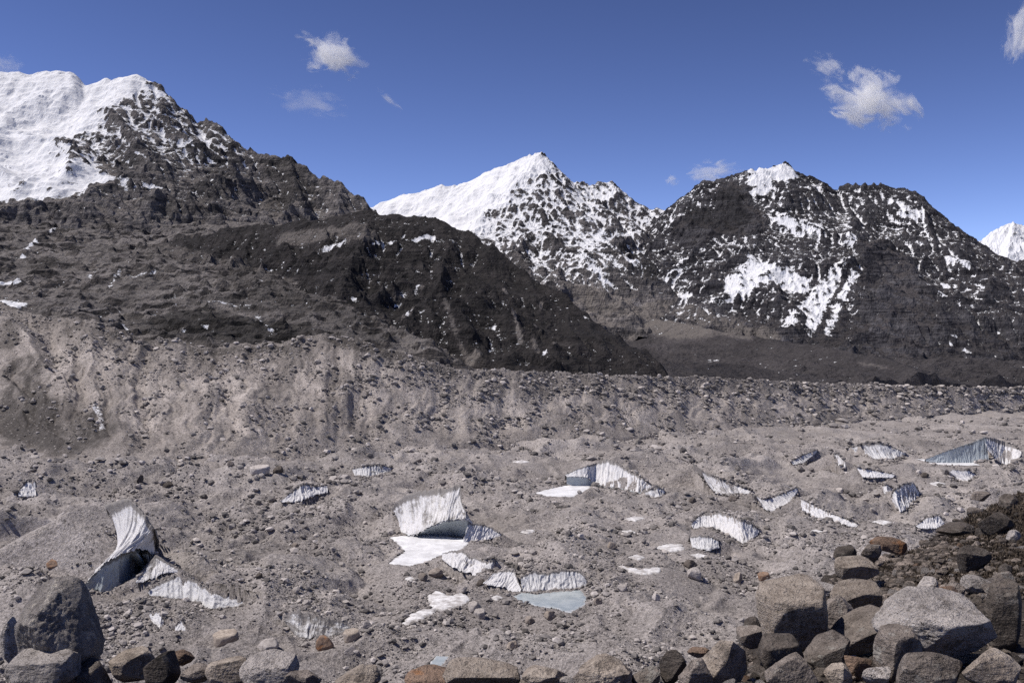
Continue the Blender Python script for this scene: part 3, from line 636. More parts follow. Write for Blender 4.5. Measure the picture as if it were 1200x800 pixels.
cliff('far cluster of white and grey ice teeth left of the blue-grey shaded wall', [(992, 525), (1010, 520), (1030, 518), (1045, 522), (1062, 531)], [(1000, 531), (1014, 534), (1025, 538), (1040, 538), (1060, 533)], 'dirty_ice')
cliff('narrow far ice streak at the left end of the ice teeth', [(973, 531), (982, 531), (990, 540)], [(979, 541), (986, 547), (991, 549)])
cliff('pair of tiny far white ice facets below the ice teeth', [(1004, 547), (1015, 549), (1030, 552), (1049, 556)], [(1010, 558), (1020, 559), (1033, 559), (1047, 559)])
cliff('shaggy white ice patch standing upright below the tiny far ice facets', [(1046, 575), (1058, 567), (1070, 564), (1077, 575)], [(1046, 590), (1056, 600), (1066, 592), (1077, 581)])
cliff('little striped ice tooth just left of the shaggy upright ice patch', [(1034, 569), (1040, 567), (1045, 571)], [(1036, 578), (1041, 579), (1045, 576)])
cliff('broken white ice shelf in front of the far blue-grey shaded wall', [(1104, 550), (1124, 550), (1136, 551), (1143, 556)], [(1112, 557), (1124, 563), (1134, 565), (1143, 558)])
cliff('low dirty white ice heap just beyond the brown shrub slope', [(1073, 616), (1085, 607), (1099, 603), (1107, 611)], [(1076, 618), (1087, 619), (1098, 618), (1106, 615)])
cliff('thin grey dirty ice streak in the gravel left of the far ice teeth', [(926, 541), (940, 533), (958, 527)], [(930, 544), (942, 542), (957, 530)], 'dirty_ice')
cliff('white ice facet with a grey back, alone on the left half of the glacier', [(328, 587), (345, 573), (356, 566), (370, 570), (384, 568)], [(331, 588), (345, 587), (356, 585), (370, 579), (384, 576)])
cliff('thin pale ice band high on the glacier under the scree slope', [(412, 549), (430, 545), (445, 544), (459, 548)], [(416, 557), (430, 559), (445, 556), (458, 552)], 'dirty_ice')
cliff('little lone white ice cone at the far left edge of the glacier', [(20, 576), (31, 563), (41, 563)], [(22, 581), (32, 581), (42, 579)])

POND = []
def pond(name, label, poly, mat, snow=False):
    POND.append(dict(name=name, label=label, poly=poly, mat=mat, snow=snow))
pond('pond', 'frozen pond under white snow below the biggest ice wall', [(456, 629), (470, 627), (490, 626), (520, 627), (552, 631), (546, 640), (536, 645), (518, 650), (500, 658), (478, 663), (455, 660), (464, 652), (473, 646), (466, 637)], 'pond_snow')
pond('pond', 'grey-blue frozen pond in front of the dirty ice arc', [(600, 698), (612, 694), (630, 695), (660, 692), (680, 690), (688, 699), (685, 709), (668, 718), (650, 713), (625, 709), (604, 703)], 'pond_ice')
pond('pond', 'snow-covered ice apron before the small cave', [(625, 577), (645, 572), (664, 568), (694, 566), (692, 571), (672, 582), (640, 581)], 'pond_snow')
pond('pond', 'strip of snowed pond ice under the far shaded wall', [(1073, 537), (1100, 539), (1142, 542), (1150, 545), (1120, 545), (1095, 544)], 'pond_snow')
pond('pond', 'small grey frozen pool just beyond the bottom boulders', [(482, 784), (500, 778), (512, 768), (527, 767), (520, 776), (512, 785)], 'pond_ice')
pond('snow_patch', 'largest snow patch on the gravel, long and dirty, below the frozen ponds', [(469, 729), (485, 716), (505, 713), (500, 698), (512, 691), (528, 697), (547, 694), (551, 704), (534, 712), (512, 716), (496, 726), (478, 733)], 'snow', True)
pond('snow_patch', 'white snow strip on the gravel below the slanting ice wall', [(766, 642), (782, 637), (800, 638), (803, 644), (788, 647)], 'snow', True)
pond('snow_patch', 'ragged snow strip among stones right of the grey frozen pond', [(720, 661), (735, 664), (752, 667), (773, 664), (776, 670), (757, 674), (738, 671)], 'snow', True)
pond('snow_patch', 'thin short snow streak, middle one of three small streaks', [(728, 622), (740, 621), (748, 624), (738, 627)], 'snow', True)
pond('snow_patch', 'thin snow streak, topmost and farthest of three small streaks', [(730, 608), (742, 605), (757, 607), (744, 611)], 'snow', True)
pond('snow_patch', 'faint snow streak left of the other two small streaks', [(609, 623), (620, 620), (629, 622), (618, 626)], 'snow', True)
pond('snow_patch', 'tiny white snow spot between the snowed pond and the largest patch', [(474, 678), (481, 675), (488, 678), (482, 682)], 'snow', True)
pond('snow_patch', 'small ragged snow bit above the ragged snow strip among stones', [(735, 652), (746, 649), (758, 653), (748, 657)], 'snow', True)
pond('snow_patch', 'white snow bit at the foot of the small dirty ice step', [(808, 650), (820, 648), (832, 652), (818, 655)], 'snow', True)
pond('snow_patch', 'thin white snow line running left from the low dirty ice heap', [(1020, 611), (1032, 609), (1048, 612), (1036, 615)], 'snow', True)
pond('snow_patch', 'snow sliver in gravel in front of the broken white ice shelf', [(1088, 566), (1098, 564), (1110, 567), (1100, 570)], 'snow', True)
pond('snow_patch', 'short snow sliver below the V-shaped pair of ice slabs', [(948, 622), (956, 620), (966, 623), (957, 625)], 'snow', True)
pond('snow_patch', 'snow scrap left of the grey frozen pond', [(573, 700), (582, 697), (590, 700), (582, 704)], 'snow', True)
pond('snow_patch', 'little snow scrap far out, above the domed ice wall', [(600, 541), (612, 539), (622, 541), (612, 543)], 'snow', True)
pond('snow_patch', 'white scrap on gravel under the dirty broken ice wall', [(318, 770), (326, 766), (336, 769), (328, 774)], 'snow', True)

def in_poly(x, y, P):
    ins = np.zeros(x.shape, bool); n = len(P)
    for i in range(n):
        x1, y1 = P[i][:2]; x2, y2 = P[(i + 1) % n][:2]
        c = ((y1 > y) != (y2 > y)) & (x < (x2 - x1) * (y - y1) / (y2 - y1 + 1e-12) + x1)
        ins ^= c
    return ins
def poly_dist(x, y, P):
    d = np.full(x.shape, 1e9); n = len(P)
    for i in range(n):
        a = P[i]; b = P[(i + 1) % n]; dx, dy = b[0] - a[0], b[1] - a[1]
        t = np.clip(((x - a[0]) * dx + (y - a[1]) * dy) / (dx * dx + dy * dy + 1e-12), 0, 1)
        d = np.minimum(d, np.hypot(x - a[0] - t * dx, y - a[1] - t * dy))
    return d

for c in CLIFF:                                        # world polylines of each cliff
    B = np.array([spec(p) for p in c['bot']])
    if c['under']: G_ = np.array([spec(p) for p in c['under']])
    else: G_ = B
    if c['flat']:
        ym = G_[:, 1].mean(); B = np.array([at(q[0], q[1], ym + .4 * (w[1] - ym)) for q, w in zip(c['bot'], B)]); G_ = np.array([at(q[0], q[1], ym + .4 * (w[1] - ym)) for q, w in zip(c['under'], G_)])
    if not c['under']:
        ym = B[:, 1].mean(); B = np.array([at(q[0], q[1], ym + .45 * (w[1] - ym)) for q, w in zip(c['bot'], B)]); G_ = B
    n = 60
    Bp = res_line(B, n); Gp = res_line(G_, n)
    Tpx = np.array(c['top'], float); l = np.r_[0, np.cumsum(np.abs(np.diff(Tpx[:, 0])) + .4 * np.abs(np.diff(Tpx[:, 1])))]
    t = np.linspace(0, l[-1], n); tx = np.interp(t, l, Tpx[:, 0]); ty = np.interp(t, l, Tpx[:, 1])
    T = []
    for i in range(n):
        v = (ty[i] - 400) / F
        Yt = (Bp[i, 1] + c['lean'] * (CZ - Bp[i, 2])) / (1 + c['lean'] * v)
        T.append(at(tx[i], ty[i], max(Yt, Bp[i, 1] + .3)))
    c.update(T=np.array(T), B=Bp, G=Gp)
for p in POND:
    W = np.array([hit(q[0], q[1], DZ) for q in p['poly']]); z = W[:, 2].mean()
    p['W'] = np.array([at(q[0], q[1], (CZ - z) / ((q[1] - 400) / F)) for q in p['poly']]); p['z'] = z

def monotone(a, b):
    """b as a function of increasing a, for np.interp"""
    o = np.argsort(a); return a[o], b[o]
def shape_cliff(c):
    global GZ
    T, G_ = c['T'], c['G']
    ub, yb = monotone(G_[:, 0] / G_[:, 1], G_[:, 1]); _, zb = monotone(G_[:, 0] / G_[:, 1], G_[:, 2])
    ur, yr = monotone(T[:, 0] / T[:, 1], T[:, 1]); _, zr = monotone(T[:, 0] / T[:, 1], T[:, 2])
    u0, u1 = min(ub[0], ur[0]), max(ub[-1], ur[-1])
    m = 60.0 / yb.mean()
    k = np.where((U > u0 - m) & (U < u1 + m))[0]; u = U[k]
    Yb = np.interp(u, ub, yb); Zb = np.interp(u, ub, zb); Yr = np.interp(u, ur, yr); Zr = np.interp(u, ur, zr)
    e = np.maximum(np.maximum(u0 - u, u - u1), 0) * yb.mean()
    Y = YY[:, k]; Z = GZ[:, k].copy()
    beh = Y - Yr; mound = Zr + .2 - .55 * e - c['fall'] * np.maximum(beh, 0) - (.004 * np.maximum(beh, 0) ** 2)
    Z = np.where(beh >= -.5, np.maximum(Z, mound), Z)
    near = (beh >= 0) & (beh < 200)
    Z = np.where(near, np.minimum(Z, Zr + .25 + .2 * beh + .004 * beh * beh + .5 * e), Z)
    s = np.clip((Y - Yb) / np.maximum(Yr - Yb, .1), 0, 1)
    face = Zb + (Zr - Zb) * s - 2.6 * np.minimum(1, 4 * s * (1 - s) + .4)
    mid = (Y >= Yb) & (beh < -.5)
    Z = np.where(mid, np.where(e == 0, face, np.minimum(np.maximum(Z, face - .55 * e), face + .6 * e + .5)), Z)
    fr = Yb - Y
    Z = np.where((fr > 0) & (fr < 260), np.minimum(Z, Zb - .25 + .055 * fr + .5 * e), Z)
    GZ[:, k] = Z
def shape_pond(p):
    global GZ
    W = p['W']; u = W[:, 0] / W[:, 1]; m = 30 / W[:, 1].mean()
    k = np.where((U > u.min() - m) & (U < u.max() + m))[0]
    r = np.where((YR > W[:, 1].min() - 260) & (YR < W[:, 1].max() + 40))[0]
    sl = np.ix_(r, k); X = XX[sl]; Y = YY[sl]; Z = GZ[sl]
    ins = in_poly(X, Y, W); d = np.where(ins, 0, poly_dist(X, Y, W))
    e = np.maximum(np.maximum(u.min() - X / Y, X / Y - u.max()), 0) * Y
    cap = p['z'] - np.where(ins, .7, 0) + np.where(ins, 0, .10 * d + .006 * d * d)
    fr = np.maximum(W[:, 1].min() - Y, 0)
    capf = np.where(Y < W[:, 1].max(), p['z'] + .2 + .06 * fr + .5 * e + np.where(ins, 0, .12 * np.minimum(d, 10)), 1e9)
    GZ[sl] = np.minimum(Z, np.minimum(cap, capf))
for c in sorted(CLIFF, key=lambda c: -c['G'][:, 1].mean()): shape_cliff(c)
for p in sorted(POND, key=lambda p: -p['W'][:, 1].mean()): shape_pond(p)
GZ = GZ + fbm(XX / 9, YY / 9, 3, 66) * .75 + fbm(XX / 2.6, YY / 2.6, 2, 67) * .28
for p in POND:                                         # level beds, shores that meet the ice
    W = p['W']; m = 60 / W[:, 1].mean(); us = W[:, 0] / W[:, 1]
    r = np.where((YR > W[:, 1].min() - 80) & (YR < W[:, 1].max() + 14))[0]; k = np.where((U > us.min() - m) & (U < us.max() + m))[0]
    sl = np.ix_(r, k); X, Y, Z = XX[sl], YY[sl], GZ[sl]; ins = in_poly(X, Y, W); d = poly_dist(X, Y, W)
    shore = p['z'] + .10 - .10 * d - .006 * d * d + fbm(X / 3, Y / 3, 2, 79) * .25
    Z = np.where(ins, np.minimum(Z, p['z'] - .4 + .5 * np.exp(-d / .5)), np.where((d < 60) & (Y < W[:, 1].max() + 4), np.maximum(Z, shore), Z)); GZ[sl] = Z

def ground_hit(px, py):
    """first glacier point along the line of sight through a photo pixel"""
    u = (px - 600) / F; v = (py - 400) / F
    j = int(np.clip(round((u - U[0]) / (U[1] - U[0])), 0, len(U) - 1))
    vv = (CZ - GZ[:, j]) / YR
    i = np.argmax(vv <= v)
    return np.array([u * YR[i], YR[i], GZ[i, j]])
def glacier():
    Pw = np.stack([XX, YY, GZ], -1).reshape(-1, 3)
    tone = 1 + .30 * fbm(Pw[:, 0] / 130, Pw[:, 1] / 190, 4, 68) + .18 * fbm(Pw[:, 0] / 24, Pw[:, 1] / 24, 3, 69)
    for px, py, r, a in [(270, 650, 60, -.22), (300, 610, 40, -.12), (70, 540, 25, -.25), (690, 610, 50, -.05), (880, 670, 14, .2), (985, 620, 20, .12), (740, 730, 30, -.12), (430, 690, 40, -.15), (560, 770, 40, -.08)]:
        w = hit(px, py); rr = r * w[1] / F
        d = np.hypot((Pw[:, 0] - w[0]) / rr, (Pw[:, 1] - w[1]) / (rr * 2.2)); tone += a * sstep(1.2, .2, d + .3 * fbm(Pw[:, 0] / 40, Pw[:, 1] / 40, 3, 70))
    me = mesh_from('glacier', Pw, grid_faces(*XX.shape), True, {'tone': np.clip(tone, .4, 1.6), 'snow': np.full(len(Pw), -.2)})
    tag(obj('glacier', me, M['glacier']), kind='structure')
glacier()

# ------------------------------------------------------------------ ice cliffs, ponds and snow patches
def ice_patch(name, T, B, mat, flute, seed, back=True, parent=None, bend=0):
    """a fluted wall of ice from its rim T down to its foot B, with a body going back under the gravel"""
    nv = 26; n = 140
    t0 = np.linspace(0, 1, len(T)); t = np.linspace(0, 1, n)
    T = np.stack([np.interp(t, t0, T[:, k]) for k in range(3)], -1); B = np.stack([np.interp(t, t0, B[:, k]) for k in range(3)], -1)
    along = np.r_[0, np.cumsum(np.linalg.norm(np.diff((T + B) / 2, axis=0), axis=1))] + seed * 31
    hgt = np.linalg.norm(T - B, axis=1)
    jt = fbm(along / 2.2, along * 0 + seed, 4, 71) * np.minimum(2.6, hgt * .2)
    jb = fbm(along / 3.0, along * 0 + seed + 9, 4, 72) * np.minimum(4.5, hgt * .34)
    rows = []; dn = []; fl = (2.2, 3.6, 1.7, 4.8, 2.8)[seed % 5]
    ax = T - B; tang = np.gradient((T + B) / 2, axis=0); nrm = np.cross(tang, ax); nrm /= np.linalg.norm(nrm, axis=1)[:, None] + 1e-9
    nrm *= np.sign(-nrm[:, 1:2] + 1e-9)
    for i in range(nv):
        s = i / (nv - 1)
        P = T + (B - T) * s
        P = P + nrm * (-np.sin(s * np.pi) * hgt * .06)[:, None]
        P[:, 0] += bend * (1 - t) ** 1.5 * np.sin(np.pi * min(1, s * 1.05)) ** .8
        f = ridged(along / fl + fbm(along / 11, along * 0 + s * .6, 3, seed + 2) * 2.6, along * 0 + s * .7 + seed, 3, 73) - .45
        f = f * .9 + .5 * fbm(along / 6, along * 0 + s * 1.2, 3, seed + 5) + .25 * fbm(along / 1.1, along * 0 + s * 6, 3, seed + 6)
        P = P + nrm * (f * flute * np.minimum(1.5, hgt * .11) * min(1, .3 + 3 * s))[:, None]
        P[:, 2] += jt * (1 - s) * .55 - jb * s * .5 + (0 if s < 1 else -.4)
        rows.append(P); dn.append(np.full(n, s))
    if back:
        rows.insert(0, rows[0] + np.array([0, 2.5, -.9])); dn.insert(0, np.zeros(n))
        rows.insert(0, rows[0] + np.array([0, 3.0, -5.0])); dn.insert(0, np.zeros(n))
    R = np.array(rows)
    me = mesh_from(name, R.reshape(-1, 3), grid_faces(R.shape[0], n), True, {'along': np.tile(along, R.shape[0]), 'down': np.concatenate(dn)})
    return obj(name, me, mat, parent)
def root(name, loc):
    o = bpy.data.objects.new(name, None); COL.objects.link(o); o.location = loc; o.empty_display_size = .5
    return o
def settle(child, parent):
    """parent a mesh built in world coordinates to an empty, keeping it where it is"""
    child.parent = parent; child.matrix_parent_inverse = parent.matrix_world.inverted()
for i, c in enumerate(CLIFF):
    if c['under'] is None:
        o = ice_patch('ice_cliff', c['T'], c['B'], M[c['mat']], c['flute'], i + 1)
        tag(o, c['label'], 'ice cliff', 'ice cliffs on the glacier')
    else:
        r = root('ice_cliff', c['G'].mean(0)); bpy.context.view_layer.update()
        tag(r, c['label'], 'ice cliff', 'ice cliffs on the glacier')
        settle(ice_patch('ice_face', c['T'], c['B'], M[c['mat']], c['flute'], i + 1, bend=8.5 if i == 0 else 0), r)
        settle(ice_patch('undercut', c['B'] + np.array([0, .1, 0]), c['G'], M['shaded_ice'], .5, i + 50, False), r)  # shade under the lip is also tinted into this ice colour
def flat_poly(p):
    W = p['W']; x0, y0 = W[:, :2].min(0); x1, y1 = W[:, :2].max(0)
    c = W[:, :2].mean(0)
    # outline refined and roughened, filled with rings towards the middle
    out = []
    for a, b in zip(W, np.roll(W, -1, 0)):
        for s in np.linspace(0, 1, 10, endpoint=False): out.append(a + (b - a) * s)
    out = np.array(out); L = np.linalg.norm(W[:, :2].max(0) - W[:, :2].min(0))
    out[:, :2] += np.stack([fbm(out[:, 0] / 3.5, out[:, 1] / 3.5, 4, 81), fbm(out[:, 0] / 3.5, out[:, 1] / 3.5, 4, 82) * 2.2], -1) * min(2.6, L * .06)
    # points inside, joined to the outline by a constrained triangulation
    st = max(.5, L / 60); gx, gy = np.meshgrid(np.arange(x0, x1, st), np.arange(y0, y1, st * 1.5))
    gx = gx.ravel() + np.random.default_rng(1).uniform(-.3, .3, gx.size) * st; gy = gy.ravel() + np.random.default_rng(2).uniform(-.3, .3, gy.size) * st
    k = in_poly(gx, gy, out) & (poly_dist(gx, gy, out) > st * .5)
    P2 = np.concatenate([out[:, :2], np.stack([gx[k], gy[k]], -1)]); n = len(out)
    vs, es, fs, *_ = delaunay_2d_cdt([Vector(q) for q in P2], [(q, (q + 1) % n) for q in range(n)], [], 1, 1e-4)
    V = np.array([(q[0], q[1], 0) for q in vs]); d = poly_dist(V[:, 0], V[:, 1], out)
    if p['snow']: V[:, 2] = p['z'] - .3 + .8 * (1 - np.exp(-d / .5)) + fbm(V[:, 0] / 4, V[:, 1] / 4, 3, 83) * .35 * sstep(0, 1.5, d)
    else: V[:, 2] = p['z'] - .3 * np.exp(-d / .25) + fbm(V[:, 0] / 6, V[:, 1] / 6, 3, 84) * (.12 if p['mat'] == 'pond_snow' else .01)
    Fc = np.array([f for f in fs if len(f) == 3])
    flip = np.cross(V[Fc[:, 1]] - V[Fc[:, 0]], V[Fc[:, 2]] - V[Fc[:, 0]])[:, 2] < 0
    Fc[flip] = Fc[flip][:, ::-1]
    o = obj(p['name'], mesh_from(p['name'], V, Fc, True, {'edge': d}), M[p['mat']])
    if p['snow']: tag(o, p['label'], 'snow patch', 'snow patches lying on the gravel')
    else: tag(o, kind='structure')
for p in POND: flat_poly(p)

# ------------------------------------------------------------------ far lateral moraine wall
def moraine():
    global MOR
    u = np.linspace(-.66, .66, 1150)
    C = pts(MC); cu = C[:, 0] / C[:, 1]
    Bw = np.array([hit(*b) for b in MB]); bu = Bw[:, 0] / Bw[:, 1]
    su = u + .006 * fbm(u * 40, u * 0, 3, 90)
    Yc = np.interp(su, cu, C[:, 1]); Zc = np.interp(su, cu, C[:, 2]); Yb = np.interp(su, bu, Bw[:, 1]); Zb = np.interp(su, bu, Bw[:, 2])
    Yb = np.minimum(Yb, Yc - 70)
    s = np.concatenate([np.linspace(-.35, 1.06, 330), np.linspace(1.08, 2.4, 70)])[:, None]
    Y = Yb + (Yc - Yb) * s; X = u * Y
    prof = np.where(s < 1, .78 * s + .22 * np.sign(s) * np.abs(s) ** 2.2, 1)
    Z = Zb + (Zc - Zb) * prof
    Z = np.where(s > 1, Zc - .10 * (Y - Yc) - .0006 * (Y - Yc) ** 2, Z)
    Z = np.where(s < 0, Zb + s * 110, Z)
    al = u * np.interp(u, cu, C[:, 1]) * np.ones_like(s)
    wob = fbm(X / 60, Y / 60, 3, 91) * 16
    gul = .5 * (ridged((al + wob * 2.2) / 95, s * .9 + 0 * al, 4, 92) - .5) + .75 * fbm((al + wob) / 36, s * 1.3 + 0 * al, 4, 89)
    amp = sstep(-.05, .35, s) * (1 - .55 * sstep(.9, 1.1, s))
    crestw = np.interp(u, [-.6, -.3, -.05, .1, .3, .6], [1.3, 1.3, 1.0, .8, .6, .5])
    Z = Z + gul * 14 * amp * crestw + fbm(X / 30, Y / 30, 4, 93) * 2.0 * crestw + fbm(X / 8, Y / 8, 3, 94) * .9
    # the two spurs and the gully at the left
    R_ = ridge_field(X + fbm(X / 40, Y / 40, 3, 95) * 8, Y, [
        dict(p=[(-120, 360, 1330), (0, 366, 1290), (20, 378, 1270), (48, 420, 1180), (82, 470, 1090), (125, 524, 985)], s=.6, s2=.6, d=50),
        dict(p=[(-120, 430, 1150), (0, 440, 1140), (40, 470, 1080)], s=.5, s2=.5, d=50),
        dict(p=[(165, 396, 1275), (150, 440, 1170), (128, 480, 1090), (150, 530, 1000)], s=.8, s2=.6, d=30),
    ])
    Z = np.maximum(Z, np.where(s < .02, -1e3, R_ + fbm(X / 14, Y / 14, 4, 96) * 2.2))
    Pw = np.stack([X, Y, Z], -1).reshape(-1, 3)
    sd = (s * np.ones_like(u)).ravel()
    tone = 1 + .18 * fbm(al.ravel() / 40, sd * 1.5, 4, 97) + .10 * fbm(Pw[:, 0] / 15, Pw[:, 1] / 15, 3, 98)
    tone += .10 * sstep(.25, .5, sd) * sstep(.95, .7, sd)
    fan = fbm((al + wob * 2.5).ravel() / 20 + sd * 1.5, sd * 3.0, 5, 87) + .4 * fbm((al + wob).ravel() / 50, sd * .8, 2, 86)
    tone += .26 * sstep(-.05, .35, fan) * sstep(.02, .2, sd) * sstep(.92, .55, sd) - .12 * sstep(.1, -.3, fan)
    cr = sstep(.62, .82, sd + .18 * fbm(al.ravel() / 22, sd * 2, 4, 99)) * sstep(-.15, .05, Pw[:, 0] / Pw[:, 1])
    tone -= .22 * cr + .30 * sstep(.74, 1.0, sd + .25 * fbm(al.ravel() / 30, sd * 3, 4, 85)) * sstep(.02, -.15, Pw[:, 0] / Pw[:, 1])
    tone += paint(Pw, [([(20, 430), (30, 470)], 26, -.65), ([(0, 480), (50, 490), (90, 510)], 40, -.75), ([(10, 400), (14, 380)], 14, -.5), ([(10, 515), (80, 525)], 10, -.4),
                       ([(155, 470), (165, 500)], 20, .22), ([(120, 430), (140, 415)], 14, .1), ([(170, 400), (140, 450)], 4, -.25), ([(195, 425), (210, 450)], 10, -.3), ([(140, 390), (210, 398)], 12, -.3),
                       ([(310, 465), (335, 440), (345, 410)], 16, -.3), ([(400, 440), (395, 480), (420, 500)], 14, -.28), ([(230, 410), (330, 408)], 7, -.35), ([(385, 395), (430, 408), (530, 438)], 8, -.4),
                       ([(560, 455), (640, 460), (700, 458)], 12, -.16), ([(1060, 492), (1110, 489), (1160, 488)], 4, -.6), ([(960, 495), (1000, 478)], 6, -.25)], seed=5)
    sn = paint(Pw, [([(110, 470), (116, 485), (122, 500)], 5, .7), ([(200, 432), (212, 433)], 4, .6), ([(275, 418), (290, 425)], 6, .3), ([(70, 375), (76, 388)], 2.5, .5)]) - .2
    me = mesh_from('moraine', Pw, grid_faces(*X.shape), True, {'tone': np.clip(tone, .3, 1.5), 'snow': sn})
    tag(obj('moraine', me, M['moraine']), kind='structure')
    MOR = (X, Y, Z)
moraine()

# ------------------------------------------------------------------ stones
def ico(sub):
    t = (1 + 5 ** .5) / 2
    V = [(-1, t, 0), (1, t, 0), (-1, -t, 0), (1, -t, 0), (0, -1, t), (0, 1, t), (0, -1, -t), (0, 1, -t), (t, 0, -1), (t, 0, 1), (-t, 0, -1), (-t, 0, 1)]
    Fc = [(0, 11, 5), (0, 5, 1), (0, 1, 7), (0, 7, 10), (0, 10, 11), (1, 5, 9), (5, 11, 4), (11, 10, 2), (10, 7, 6), (7, 1, 8), (3, 9, 4), (3, 4, 2), (3, 2, 6), (3, 6, 8), (3, 8, 9), (4, 9, 5), (2, 4, 11), (6, 2, 10), (8, 6, 7), (9, 8, 1)]
    V = [np.array(v) / np.linalg.norm(v) for v in V]
    for _ in range(sub):
        mid = {}; nf = []
        def mp(a, b):
            k = (min(a, b), max(a, b))
            if k not in mid:
                m = V[a] + V[b]; V.append(m / np.linalg.norm(m)); mid[k] = len(V) - 1
            return mid[k]
        for a, b, c in Fc:
            ab, bc, ca = mp(a, b), mp(b, c), mp(c, a)
            nf += [(a, ab, ca), (b, bc, ab), (c, ca, bc), (ab, bc, ca)]
        Fc = nf
    return np.array(V), np.array(Fc)
ICO = [ico(k) for k in range(6)]
def rock_shape(seed, sub, dims, planes=None, nplane=13, p=34, rough=.05, tilt=0):
    """angular block: a sphere cut by planes, edges slightly rounded, surface roughened; fills dims exactly"""
    r = np.random.default_rng(seed); D, Fc = ICO[sub]
    if planes is None:
        Nn = r.normal(size=(nplane, 3)); Nn /= np.linalg.norm(Nn, axis=1)[:, None]
        h = r.uniform(.55, .95, nplane)
    else:
        Nn = np.array([q[:3] for q in planes], float); Nn /= np.linalg.norm(Nn, axis=1)[:, None]; h = np.array([q[3] for q in planes])
        ex = r.normal(size=(6, 3)); ex /= np.linalg.norm(ex, axis=1)[:, None]
        Nn = np.concatenate([Nn, ex]); h = np.concatenate([h, r.uniform(.9, 1.05, 6)])
    Nn = np.concatenate([Nn, D[:12]]); h = np.concatenate([h, np.full(12, 1.12)])
    q = np.maximum(D @ Nn.T / h, 0)
    rad = (q ** p).sum(1) ** (-1 / p)
    V = D * rad[:, None]
    V = V * (1 + rough * 1.6 * fbm3(D * 1.7 + seed, 3, seed)[:, None])
    if sub >= 3: V += D * (rough * .8 * fbm3(V * 5 + seed, 4, seed + 3, .6))[:, None]
    if sub >= 5:
        V += D * (rough * .35 * (.4 - np.abs(fbm3(V * 11 + seed, 4, seed + 8, .65)) * 2))[:, None]
    if sub >= 4:                                       # broken corners
        ch = r.normal(size=(26, 3)); ch /= np.linalg.norm(ch, axis=1)[:, None]
        for q_ in ch:
            s_ = V @ q_; V -= (np.maximum(s_ - (r.uniform(.80, .95) if planes is None else r.uniform(.9, .98)) * s_.max(), 0) * .92)[:, None] * q_
        V += D * (.012 * fbm3(V * 9 + seed, 3, seed + 5, .6))[:, None]
    V -= (V.max(0) + V.min(0)) / 2; V /= (V.max(0) - V.min(0)); V *= np.array(dims)
    return V, Fc

# rubble: every small stone of the glacier and the moraine wall, one mass
def rubble(name, Wp, size, mat, seed, sub=0, flat=.7):
    r = np.random.default_rng(seed); T_ = []
    for k in range(8):
        V, Fc = rock_shape(seed + k, sub, (1, 1, 1), nplane=7, rough=.02 if sub == 0 else .10); T_.append(V)
    n = len(Wp); nv = len(T_[0]); a = r.uniform(0, 6.28, n); kt = r.integers(0, 8, n)
    V = np.stack(T_)[kt] * (size[:, None, None] * np.stack([r.uniform(.8, 1.5, n), r.uniform(.8, 1.3, n), r.uniform(.5, 1.0, n) * flat / .7], -1)[:, None, :])
    ca, sa = np.cos(a)[:, None], np.sin(a)[:, None]
    V = np.stack([V[..., 0] * ca - V[..., 1] * sa, V[..., 0] * sa + V[..., 1] * ca, V[..., 2]], -1)
    V += Wp[:, None, :] + np.array([0, 0, 1]) * (size * .22)[:, None, None]
    Fa = (Fc[None] + (np.arange(n) * nv)[:, None, None]).reshape(-1, 3)
    tn = r.choice([.5, .75, 1.0, 1.3, 1.7, 2.1], n, p=[.16, .22, .22, .2, .13, .07])
    me = mesh_from(name, V.reshape(-1, 3), Fa, False, {'tone': np.repeat(tn, nv)})
    return tag(obj(name, me, mat), kind='stuff')
def stuff_material(name, col, fine=None):
    m, nt, b = material(name); g = N(nt); P = g.coord('Object')
    c = g.mix(g.noise(P, .6, 3), tuple(x * .8 for x in col), tuple(min(1, x * 1.2) for x in col))
    if fine:
        k = g.noise(P, fine, 4, .75)
        c = g.scale_col(c, g.math('ADD', .35, g.math('MULTIPLY', g.smooth(k, .3, .7), 1.3)))
        g.link(g.bump(k, .05, .9), b.inputs['Normal'])
    g.link(g.scale_col(c, g.attr('tone')), b.inputs['Base Color']); return m
M['rubble'] = stuff_material('rubble_stone', (.225, .206, .195))
M['gravel'] = stuff_material('bank_gravel', (.125, .104, .089), 22)
def scatter_glacier(n, lo, hi, seed):
    r = np.random.default_rng(seed)
    j = r.integers(2, len(U) - 2, n * 3); i = (r.uniform(0, 1, n * 3) ** .9 * (len(YR) - 60)).astype(int) + 20
    W = np.stack([XX[i, j], YY[i, j], GZ[i, j]], -1)
    W[:, :2] += r.normal(size=(len(W), 2)) * (W[:, 1:2] / F * .6)
    dens = fbm(W[:, 0] / 35, W[:, 1] / 45, 4, seed) + .8 * fbm(W[:, 0] / 120, W[:, 1] / 160, 3, seed + 4) - .05
    ok = r.uniform(-.35, .45, len(W)) < dens
    for p in POND: ok &= ~(in_poly(W[:, 0], W[:, 1], p['W']))
    for c in CLIFF:
        T, B = c['T'], c['G']; P = np.concatenate([T, B[::-1]]); ok &= ~in_poly(W[:, 0], W[:, 1], P)
    W = W[ok][:n]; srt = 1 + .55 * np.clip(fbm(W[:, 0] / 60, W[:, 1] / 80, 3, seed + 6) * 1.6, -.5, 1)
    s = lo * (1 - r.uniform(0, 1, len(W))) ** (-1 / 2.3)
    return W, np.minimum(s * srt, hi * np.maximum(srt, 1)) * W[:, 1] / F
W1, s1 = scatter_glacier(105000, 1.05, 7.0, 101)
X_, Y_, Z_ = MOR
r = np.random.default_rng(102); n = 90000
i = np.where(r.uniform(0, 1, n) < .93, r.integers(60, 310, n), r.integers(310, 345, n)); j = r.integers(5, X_.shape[1] - 5, n)
